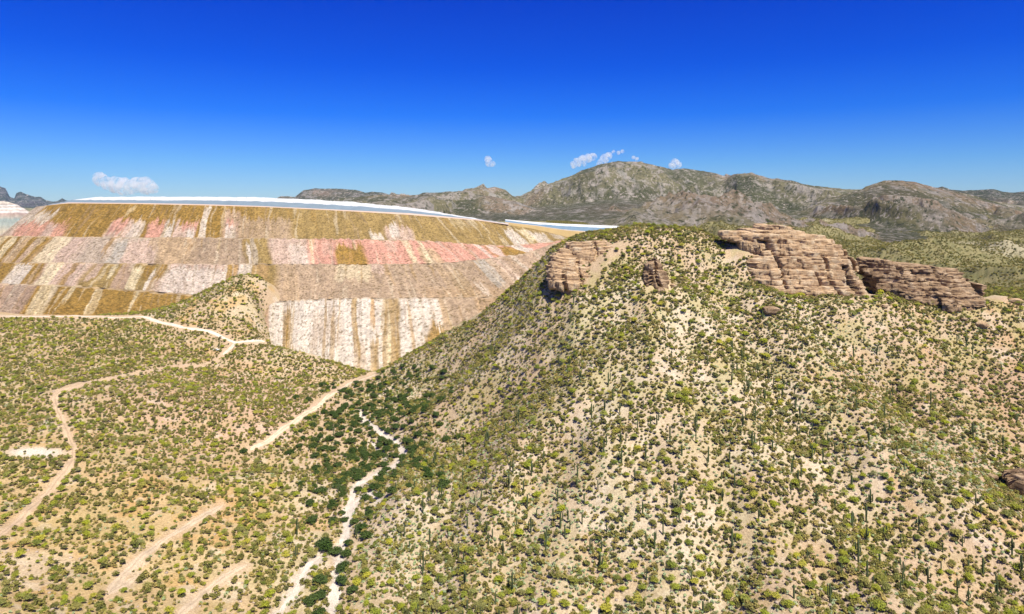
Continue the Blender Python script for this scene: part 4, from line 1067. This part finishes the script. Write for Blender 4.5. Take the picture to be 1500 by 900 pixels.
def stuff(name, P, meshes, scales, label, cat, zoff=-0.05, zs=None):
    """countless plants: one object of points that carry the plants as instances"""
    me = bpy.data.meshes.new(name)
    n = len(P); me.vertices.add(n)
    me.vertices.foreach_set('co', np.stack([P[:, 2], P[:, 3], P[:, 4] + CZ + zoff], 1).astype(np.float32).ravel())
    a = me.attributes.new('rot', 'FLOAT_VECTOR', 'POINT')
    rt = np.stack([rng.normal(0, .06, n), rng.normal(0, .06, n), rng.random(n) * 6.283], 1).astype(np.float32); a.data.foreach_set('vector', rt.ravel())
    a = me.attributes.new('scl', 'FLOAT_VECTOR', 'POINT')
    s3 = np.stack([scales, scales * (0.85 + .3 * rng.random(n)), scales * (zs if zs is not None else (0.8 + .4 * rng.random(n)))], 1).astype(np.float32); a.data.foreach_set('vector', s3.ravel())
    a = me.attributes.new('pick', 'INT', 'POINT'); a.data.foreach_set('value', rng.integers(0, len(meshes), n).astype(np.int32))
    o = obj(name, me)
    tag(o, label, cat, kind='stuff')
    col = bpy.data.collections.new(name + '_kinds')
    for m in meshes:
        if isinstance(m, tuple): m = m[0]
        col.objects.link(bpy.data.objects.new(m.name, m))
    ng = bpy.data.node_groups.new(name, 'GeometryNodeTree')
    ng.interface.new_socket('Geometry', in_out='INPUT', socket_type='NodeSocketGeometry')
    ng.interface.new_socket('Geometry', in_out='OUTPUT', socket_type='NodeSocketGeometry')
    gi = ng.nodes.new('NodeGroupInput'); go = ng.nodes.new('NodeGroupOutput')
    ci = ng.nodes.new('GeometryNodeCollectionInfo'); ci.inputs['Collection'].default_value = col
    ci.inputs['Separate Children'].default_value = True; ci.inputs['Reset Children'].default_value = True
    ip = ng.nodes.new('GeometryNodeInstanceOnPoints'); ip.inputs['Pick Instance'].default_value = True
    def at(nm, ty):
        q = ng.nodes.new('GeometryNodeInputNamedAttribute'); q.data_type = ty; q.inputs['Name'].default_value = nm; return q.outputs['Attribute']
    ng.links.new(gi.outputs[0], ip.inputs['Points']); ng.links.new(ci.outputs[0], ip.inputs['Instance'])
    ng.links.new(at('pick', 'INT'), ip.inputs['Instance Index'])
    ng.links.new(at('rot', 'FLOAT_VECTOR'), ip.inputs['Rotation']); ng.links.new(at('scl', 'FLOAT_VECTOR'), ip.inputs['Scale'])
    ng.links.new(ip.outputs[0], go.inputs[0])
    md = o.modifiers.new('plants', 'NODES'); md.node_group = ng
    return o

def size_word(s, lo, hi): return 'small' if s < lo else 'broad' if s > hi else 'rounded'

# palo verde trees
ps = 0.32 + 0.66 * rng.random(len(palo)) ** 1.5
ps *= np.where(palo[:, 0] < 560, .95, 1.0)
sel = split300(palo, 3, ps)
for p, s in zip(palo[sel], ps[sel]):
    k = random.randrange(len(PALO)); cm, tm = PALO[k]
    r = empty('palo_verde_tree', (p[2], p[3], p[4] + CZ - .05), random.uniform(0, 6.28)); r.scale = (s, s, s * random.uniform(.85, 1.1))
    obj('crown', cm, r); obj('trunk', tm, r)
    tag_later(r, f'{size_word(s, .55, .76)} {["dense", "lopsided"][k % 2]} yellow-green tree', 'tree', 'yellow-green palo verde trees on the slopes', p[0], p[1] - 6)
stuff('palo_verde_thicket', palo[~sel], PALO, ps[~sel], 'smaller and farther palo verde trees scattered over the slopes', 'trees')
# mesquites
ms = np.concatenate([[e[2] for e in extra], .6 + .5 * rng.random(len(mesq))])[:len(mesq)]
for p, s in list(zip(mesq, ms))[:300]:
    k = random.randrange(len(MESQ)); cm, tm = MESQ[k]
    r = empty('mesquite_tree', (p[2], p[3], p[4] + CZ - .1), random.uniform(0, 6.28)); r.scale = (s, s, s * .9)
    obj('crown', cm, r); obj('trunk', tm, r)
    tag_later(r, f'{size_word(s, .75, .95)} dark green tree', 'tree', 'dark green mesquite trees along the wash', p[0], p[1] - 8)
# low shrubs
def simple(P, meshes, sc, name, look, cat, group, stuffname, slabel, top=1):
    sel = split300(P, top, sc)
    for p, s in zip(P[sel], sc[sel]):
        o = obj(name, random.choice(meshes), None, (p[2], p[3], p[4] + CZ - .05)); o.rotation_euler.z = random.uniform(0, 6.28); o.scale = (s, s, s * random.uniform(.8, 1.2))
        tag_later(o, ('small ' if s < np.median(sc) else 'large ') + look, cat, group, p[0], p[1])
    stuff(stuffname, P[~sel], meshes, sc[~sel], slabel, cat + 's')
ds = .75 + 1.3 * rng.random(len(dark)) ** 2.2
simple(dark, DARK, ds, 'low_shrub', 'low dark green shrub', 'shrub', 'low dark shrubs', 'low_scrub', 'low dark scrub dotting all the slopes')
pls = .85 + .7 * rng.random(len(pale))
simple(pale, PALE, pls, 'pale_shrub', 'pale grey-green cactus clump', 'cactus', 'pale grey-green cactus clumps', 'pale_scrub', 'pale grey-green cactus clumps stippling the bright patches')
ysc = .5 + .8 * rng.random(len(yel))
simple(yel, YEL, ysc, 'yellow_bush', 'yellow straw-coloured bush', 'bush', 'small yellow bushes', 'yellow_scrub', 'small yellow bushes and dry grass tufts')
# saguaros
sel = split300(sag, 6)
rest = []
for p, isit in zip(sag, sel):
    k = random.choices(range(len(SAG)), [5, 6, 5, 3, 3, 3, 2, 1.2, .8])[0]
    st_, arms, H, na = SAG[k]; s = random.uniform(.62, 1.05)
    if not isit: rest.append((p, k, s)); continue
    r = empty('saguaro_cactus', (p[2], p[3], p[4] + CZ - .05), random.uniform(0, 6.28)); r.scale = (s, s, s)
    obj('stem', st_, r)
    for a in arms: obj('arm', a, r)
    look = ('short ' if H * s < 4 else 'tall ' if H * s > 6.3 else '') + ['armless', 'one-armed', 'two-armed', 'three-armed', 'four-armed', 'five-armed'][na] + ' saguaro'
    tag_later(r, look, 'cactus', 'saguaro cacti on the slopes', p[0], p[1] - H * s * F / p[3] / 2)
if rest:
    parts = []
    for p, k, s in rest:
        for m in [SAG[k][0]] + SAG[k][1]:
            v = np.empty(len(m.vertices) * 3, np.float32); m.vertices.foreach_get('co', v); f = np.empty(len(m.polygons) * 4, np.int32); m.loops.foreach_get('vertex_index', f)
            parts.append((v.reshape(-1, 3) * s + np.array([p[2], p[3], p[4] + CZ]), f.reshape(-1, 4)))
    v, f = joinm(parts)
    tag(obj('saguaro_stand', mesh('saguaro_stand', v, f, M_cact, True)), 'farther saguaros dotted over the upper slopes', 'cacti', kind='stuff')

# foothills behind the ridge: scrub seen as dots
fd = pick(350000, 600, 2500, lambda px, py, x, y: np.clip((.8 - .2 * sstep(1000, 2000, y)) * (.35 + .9 * sstep(-.3, .3, fbm(x / 70, y / 110, None, 4, 101))), 0, 1), xlo=640, xhi=1900)
stuff('foothill_scrub', fd, DARK, 1.1 + 1.3 * rng.random(len(fd)), 'scrub covering the foothills behind the ridge', 'scrub')
# scrub on the embankment's top crest and rubble near its foot is left to the terraces themselves

# loose stones on the slopes
def stone_mesh(seed):
    th, ph = np.meshgrid(np.linspace(0, 2 * np.pi, 7, endpoint=False), np.linspace(.05, np.pi - .05, 5))
    X, Y, Z = np.sin(ph) * np.cos(th), np.sin(ph) * np.sin(th), np.cos(ph)
    k = .5 * (1 + .4 * vnoise(X * 1.5 + seed, Y * 1.5, Z * 1.5, seed))
    return mesh('stone', np.stack([X * k * 1.3, Y * k, Z * k * .7], -1).reshape(-1, 3), grid_faces(5, 7, True)[:, ::-1], M_stone)
M_stone = plain('field_stone', (0.50, 0.40, 0.32), 0.9, 0.3, 0.5)
stn = pick(80000, 150, 560, lambda px, py, x, y: .1 + .7 * sstep(.0, .4, fbm(x / 20, y / 20, None, 3, 111)) * sstep(520, 640, px))
stuff('loose_stones', stn, [stone_mesh(i) for i in range(4)], .35 + .9 * rng.random(len(stn)) ** 3, 'loose pale stones strewn over the slopes', 'stones', .05)

# ------------------------------------------------------------------ clouds
def cloud(puffs, D, label, seed, dens=0.013):
    parts = []
    n = 14
    th, ph = np.meshgrid(np.linspace(0, 2 * np.pi, n * 2, endpoint=False), np.linspace(0.02, np.pi - 0.02, n))
    S = np.stack([np.sin(ph) * np.cos(th), np.sin(ph) * np.sin(th), np.cos(ph)], -1)
    for (a, b, r) in puffs:
        rr = r * 1.2 / F * D; c = np.array([(a - 750) / F * D, D, -(b - HZ) / F * D + CZ])
        k = 1 + .3 * fbm(S[..., 0] * 1.5 + a, S[..., 1] * 1.5, S[..., 2] * 1.5, 3, seed)
        parts.append(((c + S * (rr * k)[..., None]).reshape(-1, 3), grid_faces(n, n * 2, True)[:, ::-1]))
    v, f = joinm(parts)
    m = bpy.data.materials.new('cloud_vapour'); m.use_nodes = True; nn = m.node_tree; nn.nodes.clear()
    o_ = nn.nodes.new('ShaderNodeOutputMaterial'); pv = nn.nodes.new('ShaderNodeVolumePrincipled')
    pv.inputs['Color'].default_value = (1, 1, 1, 1); pv.inputs['Anisotropy'].default_value = 0.0
    t = nd(nn, 'ShaderNodeTexNoise', Scale=1 / (8 / F * D), Detail=8.0, Roughness=0.65)
    g_ = nn.nodes.new('ShaderNodeNewGeometry'); nn.links.new(g_.outputs['Position'], t.inputs['Vector'])
    mr = nn.nodes.new('ShaderNodeMapRange'); mr.inputs['From Min'].default_value = .40; mr.inputs['From Max'].default_value = .72; mr.inputs['To Max'].default_value = dens
    nn.links.new(t.outputs['Fac'], mr.inputs['Value']); nn.links.new(mr.outputs[0], pv.inputs['Density']); nn.links.new(pv.outputs[0], o_.inputs['Volume'])
    o = obj('cloud', mesh('cloud', v, f, m)); tag(o, label, 'cloud')
    m.cycles.volume_sampling = 'MULTIPLE_IMPORTANCE' if hasattr(m.cycles, 'volume_sampling') else None
    return o
CD = 18500
cloud([(147,263,9),(156,269,8),(168,271,10),(180,273,11),(193,274,9),(204,271,10),(214,272,11),(224,276,7),(187,278,7)], CD, 'white cloud low over the left part of the embankment', 3)
cloud([(715,234,5),(716,239,5),(721,240,4)], CD, 'tiny lone cloud left of the mountain', 5)
cloud([(841,242,5),(847,238,6),(853,234,6),(861,232,6),(869,230,5),(856,240,3.5)], CD, 'slanting white cloud left of the summit', 7)
cloud([(882,238,6),(886,232,6),(891,229,5),(880,243,6)], CD, 'small cloud rising behind the summit shoulder', 9)
cloud([(985,243,5),(989,239,6),(993,242,5)], CD, 'small cloud peeping over the ridge right of the summit', 11)
cloud([(899,223,2.6),(906,224,2.6),(912,222,2.6),(928,231,2.6),(933,233,2.4)], CD, 'thin shreds of cloud over the summit', 13, .02)

# ------------------------------------------------------------------ haze
hb = box(-14000, 14000, -400, 16900, CZ - 400, 830)
hz = obj('haze', mesh('haze', hb[0], hb[1], None)); tag(hz, kind='stuff'); hz['label'] = 'thin blue desert air in front of the far ranges'
mh = bpy.data.materials.new('haze_air'); mh.use_nodes = True; nn = mh.node_tree; nn.nodes.clear()
oo = nn.nodes.new('ShaderNodeOutputMaterial'); pv = nn.nodes.new('ShaderNodeVolumePrincipled')
pv.inputs['Color'].default_value = (0.34, 0.62, 1.0, 1); pv.inputs['Density'].default_value = 1.2e-5
nn.links.new(pv.outputs[0], oo.inputs['Volume']); hz.data.materials.append(mh)

flush_labels()
